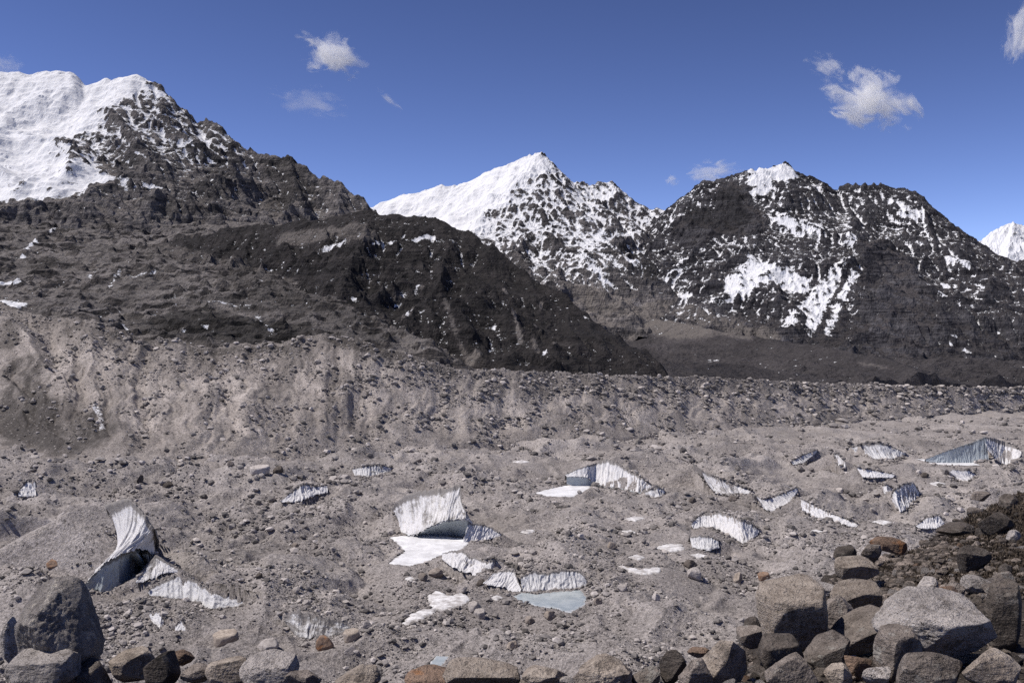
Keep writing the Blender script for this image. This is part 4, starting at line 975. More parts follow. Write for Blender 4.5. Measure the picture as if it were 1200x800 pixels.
W2 = np.stack([X_[i, j], Y_[i, j], Z_[i, j]], -1); W2[:, 0] += r.normal(size=n) * .6
dn = 1.3 * fbm(W2[:, 0] / 30, i / 60, 5, 103) + .35 * sstep(190, 290, i) - .12; W2 = W2[r.uniform(-.3, .4, n) < dn]
s2 = np.minimum(.62 * (1 - r.uniform(0, 1, len(W2))) ** (-1 / 1.9), 6) * W2[:, 1] / F
def gz_at(x, y):
    j = np.clip(np.round((x / y - U[0]) / (U[1] - U[0])).astype(int), 0, len(U) - 1)
    i = np.clip(np.round((1 / y - 1 / YR[0]) / (1 / YR[1] - 1 / YR[0])).astype(int), 0, len(YR) - 1)
    return GZ[i, j]
Wc = []; sc_ = []
for c in CLIFF:                                        # fallen stones along the foot and the rim of every ice cliff
    for L_, d0, d1 in ((c['G'], -7, .8), (c['T'], -.4, 5)):
        ln = np.linalg.norm(np.diff(L_, axis=0), axis=1).sum(); m = int(ln * 3.2)
        t = r.uniform(0, len(L_) - 1.001, m); q = t.astype(int); P = L_[q] + (L_[q + 1] - L_[q]) * (t - q)[:, None]
        P[:, 1] += r.uniform(0, 1, m) ** 1.6 * (d0 if d0 < -1 else d1) + r.normal(size=m) * .3
        P[:, 2] = gz_at(P[:, 0], P[:, 1])
        ok = np.ones(m, bool)
        for p in POND: ok &= ~in_poly(P[:, 0], P[:, 1], p['W'])
        Wc.append(P[ok]); sc_.append(np.minimum(.9 * (1 - r.uniform(0, 1, ok.sum())) ** (-1 / 2.2), 4.5) * P[ok, 1] / F)
Wc = np.concatenate(Wc); sc_ = np.concatenate(sc_)
rubble('rubble', np.concatenate([W1, W2, Wc]), np.concatenate([s1, s2, sc_]), M['rubble'], 104)

# ------------------------------------------------------------------ near moraine bank
def plane_z(x, y): return CZ - 1.7 - .16 * y + .07 * x
def bank_hit(px, py):
    u = (px - 600) / F; v = (py - 400) / F
    return at(px, py, 1.7 / max(v - .16 + .07 * u, .012))
EDGE = np.array([bank_hit(*q) for q in [(-900, 792), (-400, 792), (0, 792), (130, 796), (300, 793), (600, 795), (700, 782), (780, 786), (840, 764), (900, 728), (940, 700), (965, 690), (990, 652), (1020, 642), (1060, 627), (1100, 622), (1150, 600), (1200, 577)]] + [np.array([46., 84, 0]), np.array([80., 125, 0]), np.array([150., 170, 0]), np.array([300., 210, 0])])
def edge_dist(X, Y):
    """metres beyond the brink of the bank (negative on top)"""
    d = np.full(X.shape, 1e9); sg = np.zeros(X.shape)
    for a, b in zip(EDGE[:-1], EDGE[1:]):
        dx, dy = b[0] - a[0], b[1] - a[1]; L2 = dx * dx + dy * dy
        t = np.clip(((X - a[0]) * dx + (Y - a[1]) * dy) / L2, 0, 1)
        q = np.hypot(X - a[0] - t * dx, Y - a[1] - t * dy); cr = dx * (Y - a[1]) - dy * (X - a[0])
        m = q < d; d = np.where(m, q, d); sg = np.where(m, np.sign(cr), sg)
    return d * sg
def bank_z(X, Y, fine=True):
    e = edge_dist(X, Y)
    z = plane_z(X, Y) - .78 * np.maximum(e, 0) - .25 * np.exp(-np.abs(e) / .8)
    R_ = np.hypot(X, Y)
    z = z + fbm(X / 6, Y / 6, 3, 111) * (.35 * sstep(3, 14, R_) + .5 * sstep(18, 45, R_)) + fbm(X / 1.4, Y / 1.4, 3, 112) * .09 + sstep(10, 50, e) * (ridged(X / 18, Y / 18, 3, 113) - .5) * 2.5
    if fine: z = z + fbm(X / .3, Y / .3, 2, 114) * .02
    return z
def near_bank():
    u = np.linspace(-1.1, .95, 620); y = np.geomspace(1.0, 330, 560); UU_, Y = np.meshgrid(u, y); X = UU_ * Y
    Z = np.maximum(bank_z(X, Y), GS * X - 14)
    Pw = np.stack([X, Y, Z], -1).reshape(-1, 3)
    e = edge_dist(X, Y).ravel()
    tone = 1 + .3 * fbm(Pw[:, 0] / 3, Pw[:, 1] / 3, 4, 115) + 1.2 * sstep(2, 8, e)
    me = mesh_from('moraine_bank', Pw, grid_faces(*X.shape), True, {'tone': tone, 'snow': np.full(len(Pw), -.3)})
    tag(obj('moraine_bank', me, M['bank']), kind='structure')
near_bank()

BIG = []                                               # (px, py, w, h, landmark phrase) of the boulders used as landmarks
OCC = []
def place(px, pyb, w, h):
    """ground point under a boulder whose foot is at (px, pyb) in the photo, and its size in metres"""
    b = bank_hit(px, pyb); Y = b[1]
    return np.array([b[0], Y, float(bank_z(np.array([b[0]]), np.array([Y]))[0])]), w * Y / F, h * Y / F
NB = [0]
def boulder(px, py, w, h, mat, label, seed, planes=None, rot=0.0, dep=.8, lift=None, sub=5, name='boulder', group='boulders on the near moraine', nplane=10, p=40, rough=.042, pitch=0.0, roll=0.0, landmark=None):
    """px, py: middle of the boulder in the photo; w, h: its size there"""
    pyb = py + h * .5
    g, wm, hm = place(px, pyb - h * .06, w, h)
    zc = CZ - (py - 400) / F * g[1]
    V, Fc = rock_shape(seed, sub, (wm * .92, wm * .92 * dep, hm * 1.05), planes, nplane, p, rough)
    me = mesh_from(name, V, Fc, True)
    o = obj(name, me, M[mat]); o.location = (g[0], g[1] + wm * dep * .35, zc - hm * .05)
    o.rotation_euler = (pitch, roll, rot)
    tag(o, label, 'boulder', group)
    OCC.append((px, py, w * .5, h * .5))
    if landmark: BIG.append((px, py, w, h, landmark))
    return o
UP, FRONT, RIGHT, LEFT, BACK, DOWN = (0, 0, 1), (0, -1, 0), (1, 0, 0), (-1, 0, 0), (0, 1, 0), (0, 0, -1)
# the bottom-left corner
boulder(50, 750, 106, 132, 'corner', 'biggest dark grey boulder in the bottom-left corner, pitted pale top', 201,
        planes=[(-.55, -.40, .75, .60), (.1, -.1, 1, .85), (.45, -.75, .42, .62), (.9, .1, .35, .78), (-.55, -.8, -.35, .55), (-.1, -.75, -.65, .62), (-1, 0, 0, .85), (0, 1, 0, .8)], rough=.085, dep=.9, landmark='the big dark corner boulder')
boulder(38, 792, 92, 50, 'pale', 'flat white slab in front of the big dark corner boulder', 202, planes=[(-.1, -.2, 1, .5), (0, -1, .2, .8), (1, 0, .1, .9)], landmark='the flat white slab')
boulder(8, 752, 22, 60, 'pale', 'pale boulder cut off by the left edge, before the dark corner boulder', 203)
boulder(14, 742, 10, 12, 'rust', 'small rusty stone lodged on the flat white slab', 204, sub=4)
boulder(150, 783, 60, 36, 'tan', 'tan sunlit slab right beside the big dark corner boulder', 205, planes=[(-.3, -.1, 1, .5), (.4, -.9, 0, .7)], rot=.3)
boulder(186, 786, 46, 44, 'dark', 'dark wedge with a thin bright edge, right of the tan sunlit slab', 206, planes=[(-.6, .1, .8, .5), (.2, -1, .1, .6), (.8, 0, .4, .7)], rot=-.3, landmark='the dark bright-edged wedge')
boulder(208, 772, 36, 18, 'rust', 'low orange-brown stone behind the dark bright-edged wedge', 207)
boulder(228, 792, 42, 24, 'grey', 'low grey block right of the dark bright-edged wedge', 208)
boulder(266, 789, 58, 34, 'tan', 'brownish angular block left of the broad flat pale slab', 209, planes=[(-.2, .1, 1, .5), (.1, -1, .2, .7)])
boulder(310, 791, 74, 36, 'pale', 'broad flat pale slab at the bottom edge, left of centre', 210, planes=[(.1, -.2, 1, .42), (.1, -1, .1, .9), (1, -.1, .2, .85)], landmark='the broad flat pale slab')
boulder(352, 799, 46, 20, 'grey', 'low grey rock right of the broad flat pale slab', 211)
boulder(416, 799, 60, 30, 'tan', 'rounded tan boulder at the bottom edge, left of the long flat brown boulder', 212, landmark='the rounded tan bottom boulder')
boulder(506, 802, 74, 20, 'rust', 'thin reddish slab lying before the long flat brown boulder', 213, planes=[(0, -.2, 1, .4), (0, -1, .2, .8)])
boulder(563, 797, 102, 32, 'tan', 'long flat brown boulder with a dark hollow under its lit top, bottom centre', 214,
        planes=[(.08, -.3, 1, .5), (0, -.8, -.6, .6), (1, 0, .1, .9), (-1, -.2, .2, .9)], dep=.6, landmark='the long flat brown boulder')
boulder(640, 798, 62, 24, 'tan', 'low tan boulder just right of the long flat brown boulder', 215)
boulder(664, 801, 24, 14, 'pale', 'small pale greenish-white stone at the bottom edge, right of centre', 216, sub=4)
boulder(712, 796, 72, 42, 'tan', 'lumpy brown outcrop-like boulder at the bottom edge, right of centre', 217, rough=.1, landmark='the lumpy brown boulder')
boulder(690, 797, 40, 34, 'grey', 'grey angular boulder left of the lumpy brown boulder', 218)
boulder(760, 797, 40, 24, 'grey', 'low grey slab between the lumpy brown boulder and the dark knob', 219, rot=.5)
boulder(790, 784, 34, 42, 'dark', 'dark upright knob at the left end of the right-hand boulder field', 220, landmark='the dark upright knob')
boulder(818, 795, 44, 42, 'grey', 'grey crumbly boulder right of the dark upright knob', 221, rough=.09)
boulder(820, 766, 28, 12, 'rust', 'small orange flat stone at the brink left of the sharp wedge', 222, sub=4)
boulder(853, 780, 62, 56, 'tan', 'sharp wedge-shaped tan boulder with a dark right-hand face', 223, planes=[(-.65, -.25, .75, .5), (.75, -.6, .15, .42), (.3, .3, .9, .7), (0, -1, -.2, .9)], landmark='the sharp tan wedge')
boulder(880, 748, 40, 24, 'grey', 'grey stacked slab left of the foot of the overhanging block', 224, planes=[(-.2, -.1, 1, .5), (0, -1, 0, .7)], rot=.3)
boulder(884, 735, 24, 22, 'dark', 'small dark block against the left foot of the overhanging block', 225, sub=4)
# the big ones at the right
boulder(943, 728, 98, 88, 'tan', 'big block with a bright rough top and a dark overhanging front, right-hand group', 230,
        planes=[(-.12, -.22, 1, .56), (-.1, -.96, -.3, .72), (.9, -.35, .05, .82), (-1, -.2, -.1, .85), (0, 1, 0, .8)], dep=.85, rough=.045, landmark='the overhanging block')
boulder(988, 722, 44, 50, 'grey', 'grey rounded shoulder rock leaning on the right side of the overhanging block', 231)
boulder(1112, 745, 150, 82, 'pale', 'widest boulder, pale speckled rounded top and dark notch below', 232,
        planes=[(.05, -.38, .92, .55), (-.75, -.35, .55, .78), (-.6, -.8, -.1, .70), (.25, -.85, -.45, .62), (.9, -.1, .4, .85), (0, 1, .1, .8)], dep=.75, rough=.045, landmark='the widest pale boulder')
boulder(1062, 768, 62, 62, 'grey', 'grey block with a smooth shaded face wedged under the widest pale boulder', 233, planes=[(-.1, -.2, 1, .7), (.2, -1, .0, .55), (-.9, -.3, .1, .7)])
boulder(1100, 792, 84, 48, 'grey', 'rounded grey speckled boulder under the widest pale boulder', 234, p=9, landmark='the rounded grey speckled boulder')
boulder(1170, 790, 84, 46, 'tan', 'tan boulder with rusty stains in the bottom-right corner', 235, p=12, landmark='the tan corner boulder')
boulder(1010, 706, 68, 42, 'tan', 'flat-topped tan boulder with a black shaded front, behind the overhanging block', 236, planes=[(-.15, -.25, 1, .5), (.1, -.9, -.5, .6), (1, -.1, .2, .85)], landmark='the flat-topped tan boulder')
boulder(1022, 745, 96, 42, 'grey', 'long tilted grey slab left of the widest pale boulder', 237, planes=[(-.25, -.4, 1, .45), (0, -1, -.2, .8)], roll=-.28, landmark='the long tilted slab')
boulder(1062, 716, 50, 30, 'grey', 'grey slab rising behind the long tilted slab', 238, roll=-.3, planes=[(-.1, -.3, 1, .5), (0, -1, 0, .8)])
boulder(1183, 722, 50, 84, 'dark', 'tall dark boulder at the right edge beside the widest pale boulder', 239, planes=[(-.2, -.3, 1, .62), (-.3, -1, .0, .6), (-.9, -.1, .3, .75)], landmark='the tall dark edge boulder')
boulder(1178, 694, 46, 16, 'grey', 'flat grey slab behind the tall dark edge boulder', 240)
boulder(975, 768, 66, 36, 'grey', 'ribbed grey slab tilted up to the right, under the overhanging block', 241, roll=-.35, planes=[(-.1, -.4, 1, .45), (0, -1, 0, .8)])
boulder(918, 772, 58, 50, 'dark', 'dark block with a lit top in front of the overhanging block', 242, planes=[(-.1, -.2, 1, .6), (0, -1, -.1, .65)], landmark='the dark lit-topped block')
boulder(930, 793, 66, 46, 'grey', 'grey domed boulder at the bottom edge before the dark lit-topped block', 243, p=12)
boulder(985, 792, 34, 28, 'tan', 'light tan boulder at the bottom edge under the ribbed slab', 244)
boulder(1010, 784, 36, 26, 'rust', 'reddish boulder with a bright rim, left of the smooth-faced grey block', 245)
boulder(1000, 774, 12, 12, 'pale', 'small bright white stone perched above the reddish bright-rimmed boulder', 246, sub=4)
boulder(1032, 795, 40, 20, 'pale', 'flat pale stone at the bottom edge left of the rounded grey speckled boulder', 247)
boulder(1092, 690, 28, 26, 'pale', 'round pale-topped boulder in the stone field above the widest pale boulder', 248, p=10, landmark='the round pale-topped boulder')
boulder(1122, 693, 24, 20, 'grey', 'pointed grey boulder right of the round pale-topped boulder', 249)
boulder(1152, 687, 40, 22, 'pale', 'pale tilted boulder between the pointed grey one and the right-edge round one', 250)
boulder(1181, 685, 34, 28, 'grey', 'round grey boulder above the tall dark edge boulder', 251, p=11)
boulder(1112, 699, 42, 18, 'rust', 'smooth brown hump just behind the widest pale boulder', 252, p=8)
boulder(1144, 657, 42, 32, 'dark', 'black jagged boulder alone on the brown shrub slope', 253, rough=.09, landmark='the black jagged boulder')
boulder(1172, 614, 44, 28, 'dark', 'dark ridge boulder up on the shrub slope near the right edge', 254, landmark='the dark ridge boulder')
boulder(1126, 622, 56, 14, 'dark', 'long low dark rock along the brink above the shrub slope', 255)
boulder(1046, 640, 44, 20, 'rust', 'rusty red boulder on the brink above the stone field', 256, landmark='the rusty brink boulder')
boulder(993, 652, 28, 26, 'dark', 'dark upright boulder at the left tip of the brink', 257, landmark='the dark tip boulder')
boulder(1006, 668, 54, 26, 'tan', 'tan peaked slab below the dark tip boulder', 258, planes=[(-.35, -.3, .9, .5), (.35, -.3, .9, .55), (0, -1, -.3, .7)])
boulder(966, 693, 44, 16, 'pale', 'bright flat slab on the brink above the overhanging block', 259)
boulder(1024, 650, 28, 24, 'grey', 'grey boulder right of the dark tip boulder', 260)
boulder(1185, 590, 24, 22, 'dark', 'dark boulder topping the slope against the right edge', 261)
boulder(1191, 632, 20, 22, 'pale', 'greenish-pale boulder against the right edge on the shrub slope', 262)
boulder(1152, 582, 26, 12, 'grey', 'grey rock on the skyline of the shrub slope, below the far ice', 263, sub=4)

# the smaller stones of the bank, filled in between
PROTO = {}
def proto_mesh(kind, k, mat):
    key = (kind, k, mat)
    if key not in PROTO:
        kw = dict(slab=dict(planes=[(0, -.1, 1, .4), (0, 0, -1, .4)]), block=dict(nplane=9, p=30), rounded=dict(nplane=16, p=8), wedge=dict(planes=[(-.7, -.1, .7, .45), (.5, -.8, .2, .5)]), jagged=dict(nplane=11, p=26, rough=.1))[kind]
        V, Fc = rock_shape(300 + k * 7 + hash_kind[kind], 4, (1, 1, 1), **kw)
        me = mesh_from(kind + '_stone', V, Fc, True); me.materials.append(M[mat]); PROTO[key] = me
    return PROTO[key]
hash_kind = dict(slab=1, block=2, rounded=3, wedge=4, jagged=5)
KIND_WORD = dict(slab='flat slab', block='blocky stone', rounded='rounded stone', wedge='wedge-shaped stone', jagged='jagged stone')
used_labels = {}
def nearest_landmark(px, py):
    best = min(BIG, key=lambda b: math.hypot((px - b[0]) / 1.0, (py - b[1]) * 1.3) - .4 * b[2])
    dx, dy = px - best[0], (py - best[1]) * 1.4
    if abs(dx) < best[2] * .5 and dy < 0: w = 'behind'
    elif abs(dx) < best[2] * .5: w = 'in front of'
    elif dx < 0: w = 'left of'
    else: w = 'right of'
    return w + ' ' + best[4]
fill = []
r = np.random.default_rng(77)
tries = 0
def free(px, py, w, h, k=.62):
    for (ox, oy, ow, oh) in OCC:
        if abs(px - ox) < k * (ow + w * .5) and abs(py - oy) < k * (oh + h * .5): return False
    return True
zones = [(0, 790, 776, 806, 34, 16, 44), (795, 1200, 742, 806, 46, 10, 34), (1010, 1140, 640, 692, 62, 6, 17), (960, 1200, 660, 720, 34, 9, 26), (1080, 1200, 596, 660, 22, 7, 20), (880, 1010, 655, 740, 26, 9, 26), (780, 900, 735, 790, 16, 8, 22)]
for (xa, xb, ya, yb, n, lo, hi) in zones:
    got = 0; tr = 0
    while got < n and tr < 3000:
        tr += 1
        px = r.uniform(xa, xb); py = r.uniform(ya, yb); w = lo * (1 - r.uniform(0, .97)) ** (-1 / 1.8); w = min(w, hi); h = w * r.uniform(.45, .85)
        b = bank_hit(px, py + h * .4)
        if edge_dist(np.array([b[0]]), np.array([b[1]]))[0] > .25 * w * b[1] / F: continue
        if not free(px, py, w, h): continue
        got += 1; OCC.append((px, py, w * .5, h * .5)); fill.append((px, py, w, h))
fill.sort(key=lambda f: -f[2])
FILL_OBJ = []
for (px, py, w, h) in fill:
    mat = r.choice(['pale', 'grey', 'tan', 'dark', 'rust'], p=[.2, .34, .2, .16, .1]); kind = r.choice(list(KIND_WORD), p=[.28, .28, .08, .18, .18])
    g, wm, hm = place(px, py + h * .42, w, h)
    o = obj('boulder', proto_mesh(kind, int(r.integers(0, 3)), mat))
    o.scale = (wm, wm * r.uniform(.7, 1.1), max(hm * 1.25, wm * .4)); o.location = (g[0], g[1], g[2] + o.scale[2] * .22)
    o.rotation_euler = (r.normal() * .18, r.normal() * .18, r.uniform(-.6, .6) + math.pi * (r.uniform() < .5))
    sz = 'large' if w > 30 else 'mid-sized' if w > 17 else 'small' if w > 10 else 'tiny'
    FILL_OBJ.append((o, f"{sz} {TONE_WORD[mat]} {KIND_WORD[kind]} {nearest_landmark(px, py)}", px, py, w))
from collections import defaultdict
byl = defaultdict(list)
for f in FILL_OBJ: byl[f[1]].append(f)
for l, fs in byl.items():
    if len(fs) == 2:
        fs.sort(key=lambda f: f[3])
        tag(fs[0][0], l.replace(' stone ', ' stone, farther of two, ', 1).replace(' slab ', ' slab, farther of two, ', 1), 'boulder', 'boulders on the near moraine')
        tag(fs[1][0], l.replace(' stone ', ' stone, nearer of two, ', 1).replace(' slab ', ' slab, nearer of two, ', 1), 'boulder', 'boulders on the near moraine')
    elif len(fs) == 1: tag(fs[0][0], l, 'boulder', 'boulders on the near moraine')
    else:
        for f in fs: tag(f[0], l, 'boulder', 'alike ' + l.split(' ', 1)[1])

# pebbles and gravel of the bank, one mass
def bank_gravel():
    r = np.random.default_rng(121); n = 90000
    u = r.uniform(-.95, 1.0, n); v = r.uniform(.13, .55, n)
    Y = 1.7 / np.maximum(v - .16 + .07 * u, .016) * r.uniform(.95, 1.05, n); X = u * Y
    e = edge_dist(X, Y); ok = (e < 2.5) & (Y < 110); X, Y = X[ok], Y[ok]
    d = fbm(X / 2.5, Y / 2.5, 3, 122); keep = r.uniform(-.6, .45, len(X)) < d + .1; X, Y = X[keep][:34000], Y[keep][:34000]
    m = 3600; qx = r.normal(1068, 56, m); qy = 664 + r.normal(size=m) * 19 - (qx - 1062) * .04
    b = np.array([bank_hit(a, c) for a, c in zip(qx, qy)]); b = b[edge_dist(b[:, 0], b[:, 1]) < .3]
    X = np.r_[X, b[:, 0]]; Y = np.r_[Y, b[:, 1]]
    Z = bank_z(X, Y, False)
    s = np.minimum(2.0 * (1 - r.uniform(0, 1, len(X))) ** (-1 / 1.95), 10) * Y / F
    s[-len(b):] *= 1.12
    rubble('gravel', np.stack([X, Y, Z], -1), s, M['gravel'], 123, sub=1)
bank_gravel()

# low brown shrubs on the upper slope at the right
def shrubs():
    r = np.random.default_rng(131); V = []; T = []
    n = 13000
    px = r.uniform(1030, 1215, n); py = r.uniform(580, 705, n)
    ok = (fbm(px / 22, py / 12, 3, 132) + .25 * ((px - 1060) / 100) - .5 * (py > 680) > -.05)
    px, py = px[ok], py[ok]
    b = np.array([bank_hit(a, c) for a, c in zip(px, py)]); e = edge_dist(b[:, 0], b[:, 1]); b = b[e < -.1]
    z = bank_z(b[:, 0], b[:, 1]); n_cl = fbm(b[:, 0] / 1.2, b[:, 1] / 1.2, 3, 133)
    k = 16
    for i in range(len(b)):
        R0 = r.uniform(.05, .15) * b[i, 1] / 28; a = r.uniform(0, 6.28, k); ph = r.uniform(.15, 1.4, k); l = R0 * r.uniform(.5, 1.1, k)
        c = np.array([b[i, 0], b[i, 1], z[i]]) + np.stack([r.normal(size=k) * R0 * .4, r.normal(size=k) * R0 * .4, np.zeros(k)], -1)
        d = np.stack([np.cos(a) * np.cos(ph), np.sin(a) * np.cos(ph), np.sin(ph)], -1)
        s = np.stack([-np.sin(a), np.cos(a), a * 0], -1) * (.14 * l)[:, None]
        tip = c + d * l[:, None]; m = c + d * (l * .55)[:, None]
        V.append(np.stack([c, m + s, tip, m - s], 1).reshape(-1, 3)); T.append(np.full(k * 4, r.choice([.5, .8, 1.1, 1.5]) * (1 + .6 * n_cl[i])))
    V = np.concatenate(V); Fc = np.arange(len(V)).reshape(-1, 4)
    M['shrub'] = stuff_material('brown_shrub', (.058, .045, .034))
    tag(obj('ground_cover', mesh_from('ground_cover', V, Fc, False, {'tone': np.concatenate(T)}), M['shrub']), kind='stuff')
shrubs()

# single boulders lying out on the glacier
GB = [(303, 551, 24, 9, 'pale', 'slab', 'pale flat slab with a dark stone beside it, far out on the left glacier'),
      (325, 552, 14, 8, 'dark', 'block', 'dark block just right of the pale flat slab, far left glacier'),
      (62, 662, 16, 9, 'rust', 'block', 'reddish block on the gravel above the big dark corner boulder'),
      (262, 750, 30, 14, 'tan', 'slab', 'tan leaning slab at the left foot of the gravel ridge near the bottom'),
      (312, 758, 28, 14, 'pale', 'block', 'pale boulder on the gravel above the broad flat pale slab'),
      (380, 755, 20, 15, 'rust', 'block', 'pinkish boulder just below the dirty broken ice wall'),
      (411, 746, 20, 12, 'tan', 'slab', 'tan flat stone at the right foot of the dirty broken ice wall'),
      (346, 692, 10, 8, 'pale', 'block', 'small pale block alone on the slope above the dirty broken ice wall'),
      (303, 675, 8, 6, 'dark', 'rounded', 'small dark round stone high on the slope right of the dirt-streaked wall'),
      (814, 674, 18, 13, 'pale', 'rounded', 'white rounded boulder on the gravel under the small dirty ice step'),
      (866, 678, 12, 11, 'tan', 'wedge', 'tan wedge casting a dark shadow, above the overhanging block'),
      (811, 662, 16, 9, 'dark', 'block', 'dark block just behind the white rounded boulder'),
      (896, 676, 14, 8, 'rust', 'slab', 'pinkish flat stone right of the tan wedge on the gravel'),
      (812, 588, 8, 7, 'dark', 'rounded', 'dark round stone out on the gravel left of the slanting ice wall'),
      (410, 765, 16, 10, 'pale', 'wedge', 'pale wedge near the bottom, left of the small grey frozen pool'),
      (555, 713, 16, 12, 'pale', 'block', 'whitish block at the right end of the largest snow patch'),
      (562, 720, 14, 9, 'pale', 'slab', 'whitish slab below the block at the end of the largest snow patch'),
      (510, 673, 18, 9, 'grey', 'rounded', 'grey boulder in the stone row under the snowed pond'),
      (495, 677, 12, 8, 'grey', 'block', 'grey block left of the boulder in the stone row under the snowed pond'),
      (563, 685, 10, 7, 'dark', 'block', 'dark block at the foot of the crooked white ice rib'),
      (718, 640, 12, 8, 'tan', 'block', 'tan block on open gravel between the ponds and the white snow strip'),
      (730, 690, 12, 8, 'pale', 'block', 'pale block on the rubble right of the grey frozen pond'),
      (700, 705, 12, 8, 'grey', 'jagged', 'grey jagged stone at the right shore of the grey frozen pond'),
      (645, 722, 14, 9, 'tan', 'block', 'tan block on the near shore of the grey frozen pond'),
      (620, 728, 12, 8, 'grey', 'block', 'grey block among shore rubble, left of the tan shore block'),
      (541, 700, 12, 8, 'pale', 'jagged', 'pale jagged stone on the upper right of the largest snow patch'),
      (860, 585, 9, 6, 'grey', 'block', 'grey block right under the slanting white ice wall'),
      (985, 575, 9, 6, 'pale', 'block', 'pale block in open gravel below the far ice teeth'),
      (1085, 558, 10, 6, 'dark', 'rounded', 'dark boulder left of the broken white ice shelf'),
      (270, 545, 8, 6, 'grey', 'block', 'small grey block left of the pale flat slab, far left glacier'),
      (163, 563, 8, 10, 'dark', 'wedge', 'small dark upright stone above the tall curved ice wall'),
      (195, 571, 12, 6, 'dark', 'block', 'flat dark stone right of the small dark upright stone'),
      (430, 733, 12, 8, 'pale', 'block', 'pale block on gravel between the dirty broken ice wall and the long snow patch'),
      (345, 640, 8, 6, 'grey', 'block', 'grey block alone on the dark gravel slope, left of the biggest ice wall'),
      (600, 757, 14, 9, 'tan', 'jagged', 'tan jagged stone on the gravel above the long flat brown boulder'),
      (770, 700, 10, 8, 'pale', 'block', 'pale block on gravel far left of the overhanging block')]
for q, (px, py, w, h, mat, kind, label) in enumerate(GB):
    g = ground_hit(px, py + h * .45); k = g[1] / F
    o = obj('boulder', proto_mesh(kind, q % 3, mat)); o.scale = (w * k, w * k * .9, h * k * 1.25); o.location = (g[0], g[1] + w * k * .3, g[2] + h * k * .4)
    o.rotation_euler = (0, 0, (q * 1.3) % 1.2 - .6)
    tag(o, label, 'boulder', 'boulders lying on the glacier')

# ------------------------------------------------------------------ clouds
def cloud_material(name, dens, scale, seed, thr, streak=(1, 1, 1)):
    m = bpy.data.materials.new(name); m.use_nodes = True; nt = m.node_tree
    nt.nodes.remove(nt.nodes['Principled BSDF']); g = N(nt)
    out = nt.nodes['Material Output']; v = g.node('ShaderNodeVolumePrincipled')
    P = g.coord('Object'); ln = g.node('ShaderNodeVectorMath', operation='LENGTH'); g.link(P, ln.inputs[0])
    off = g.node('ShaderNodeVectorMath', operation='ADD'); g.link(g.mapping(P, streak), off.inputs[0]); off.inputs[1].default_value = (seed * 3.7, seed * 1.9, seed)
    n = g.noise(off.outputs[0], scale * 1.25, 8, .66, .5)
    f = g.math('SUBTRACT', g.math('MULTIPLY_ADD', n, 3.2, -.65), g.math('MULTIPLY', ln.outputs['Value'], 1.0))
    d = g.math('MULTIPLY', g.smooth(f, thr, thr + .26), dens)
    g.link(d, v.inputs['Density']); v.inputs['Color'].default_value = (1, 1, 1, 1); v.inputs['Anisotropy'].default_value = 0
    g.link(v.outputs[0], out.inputs['Volume'])
    return m
def cloud(label, px, py, w, h, tilt, Y, dens, scale, seed, thr=.42, streak=(1, 1, 1)):
    V, Fc = ICO[3]; k = Y / F
    o = obj('cloud', mesh_from('cloud', V, Fc, True), cloud_material('cloud_vapour', dens, scale, seed, thr, streak))
    o.location = at(px, py, Y); o.scale = (w * .66 * k, (w + h) * .33 * k, h * .66 * k); o.rotation_euler = (0, math.radians(tilt), 0)
    tag(o, label, 'cloud', 'small clouds in the blue sky')
    return o
cloud('bright cloud over the gap between the left and middle peaks', 388, 64, 76, 48, 12, 9000, .0070, 1.5, 1)
cloud('short narrow white streak of cloud below the bright left-hand cloud', 457, 118, 34, 9, 40, 9000, .004, 1.2, 2, .36)
cloud('faint thin veil of cloud left of the short narrow streak', 362, 120, 90, 34, 8, 9000, .0011, 2.0, 3, .42)
cloud('largest white cloud, above the right-hand dark peak', 1018, 118, 100, 60, 24, 9000, .0075, 1.6, 4, .40)
cloud('small wisp at the upper left of the largest white cloud', 970, 78, 46, 24, 22, 9000, .004, 1.7, 5, .40)
cloud('white cloud cut off by the top right edge of the sky', 1197, 36, 28, 74, 10, 9000, .0065, 1.6, 6, .40)
cloud('little white cloud peeping over the shoulder of the right-hand dark peak', 838, 202, 58, 26, -6, 9500, .0042, 1.6, 7, .38)
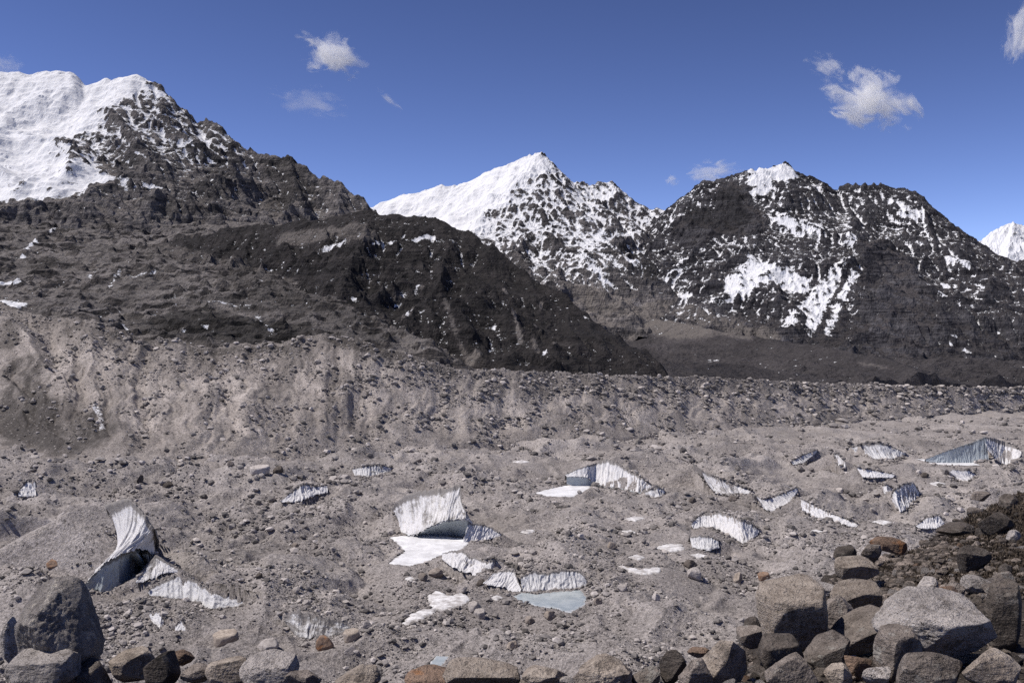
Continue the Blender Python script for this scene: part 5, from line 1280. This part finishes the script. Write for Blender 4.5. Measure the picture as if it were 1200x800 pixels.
cloud('tiny faint puff left of the little cloud behind the dark peak', 787, 212, 16, 12, 0, 9500, .008, 1.5, 8, .36)
cloud('white wisp over the snowy summit at the left edge', 2, 76, 44, 30, 20, 5000, .0042, 1.6, 9, .38)
scene.cycles.volume_step_rate = .5
# ------------------------------------------------------------------ daylight
def daylight():
    w = bpy.data.worlds.new('World'); scene.world = w; w.use_nodes = True
    nt = w.node_tree; bg = nt.nodes['Background']
    sky = nt.nodes.new('ShaderNodeTexSky'); sky.sky_type = 'NISHITA'; sky.sun_disc = False
    sd = Vector((-.54, -.06, .84)).normalized()
    sky.sun_elevation = math.asin(sd.z); sky.sun_rotation = math.atan2(sd.x, sd.y)
    sky.altitude = 5200; sky.air_density = 1.0; sky.dust_density = .1; sky.ozone_density = 3.0
    gm = nt.nodes.new('ShaderNodeGamma'); gm.inputs['Gamma'].default_value = 1.6; nt.links.new(sky.outputs[0], gm.inputs[0])
    tn = nt.nodes.new('ShaderNodeMix'); tn.data_type = 'RGBA'; tn.blend_type = 'MULTIPLY'; tn.inputs[0].default_value = 1
    nt.links.new(gm.outputs[0], tn.inputs[6]); tn.inputs[7].default_value = (1.07, .71, .617, 1)
    nt.links.new(tn.outputs[2], bg.inputs['Color']); bg.inputs['Strength'].default_value = .09
    l = bpy.data.lights.new('sun', 'SUN'); l.energy = 4.9; l.angle = math.radians(.5); l.color = (1, .94, .875)
    o = bpy.data.objects.new('sun', l); COL.objects.link(o)
    o.rotation_euler = sd.to_track_quat('Z', 'Y').to_euler()
daylight()
scene.view_settings.view_transform = 'Standard'; scene.view_settings.look = 'None'
scene.view_settings.exposure = 0; scene.view_settings.gamma = 1; scene.view_settings.use_curve_mapping = False
scene.render.engine = 'CYCLES'
scene.cycles.max_bounces = 8; scene.cycles.diffuse_bounces = 2; scene.cycles.volume_bounces = 8; scene.cycles.glossy_bounces = 2
scene.cycles.caustics_reflective = False; scene.cycles.caustics_refractive = False
scene.cycles.use_denoising = False
scene.cycles.sample_clamp_indirect = 4
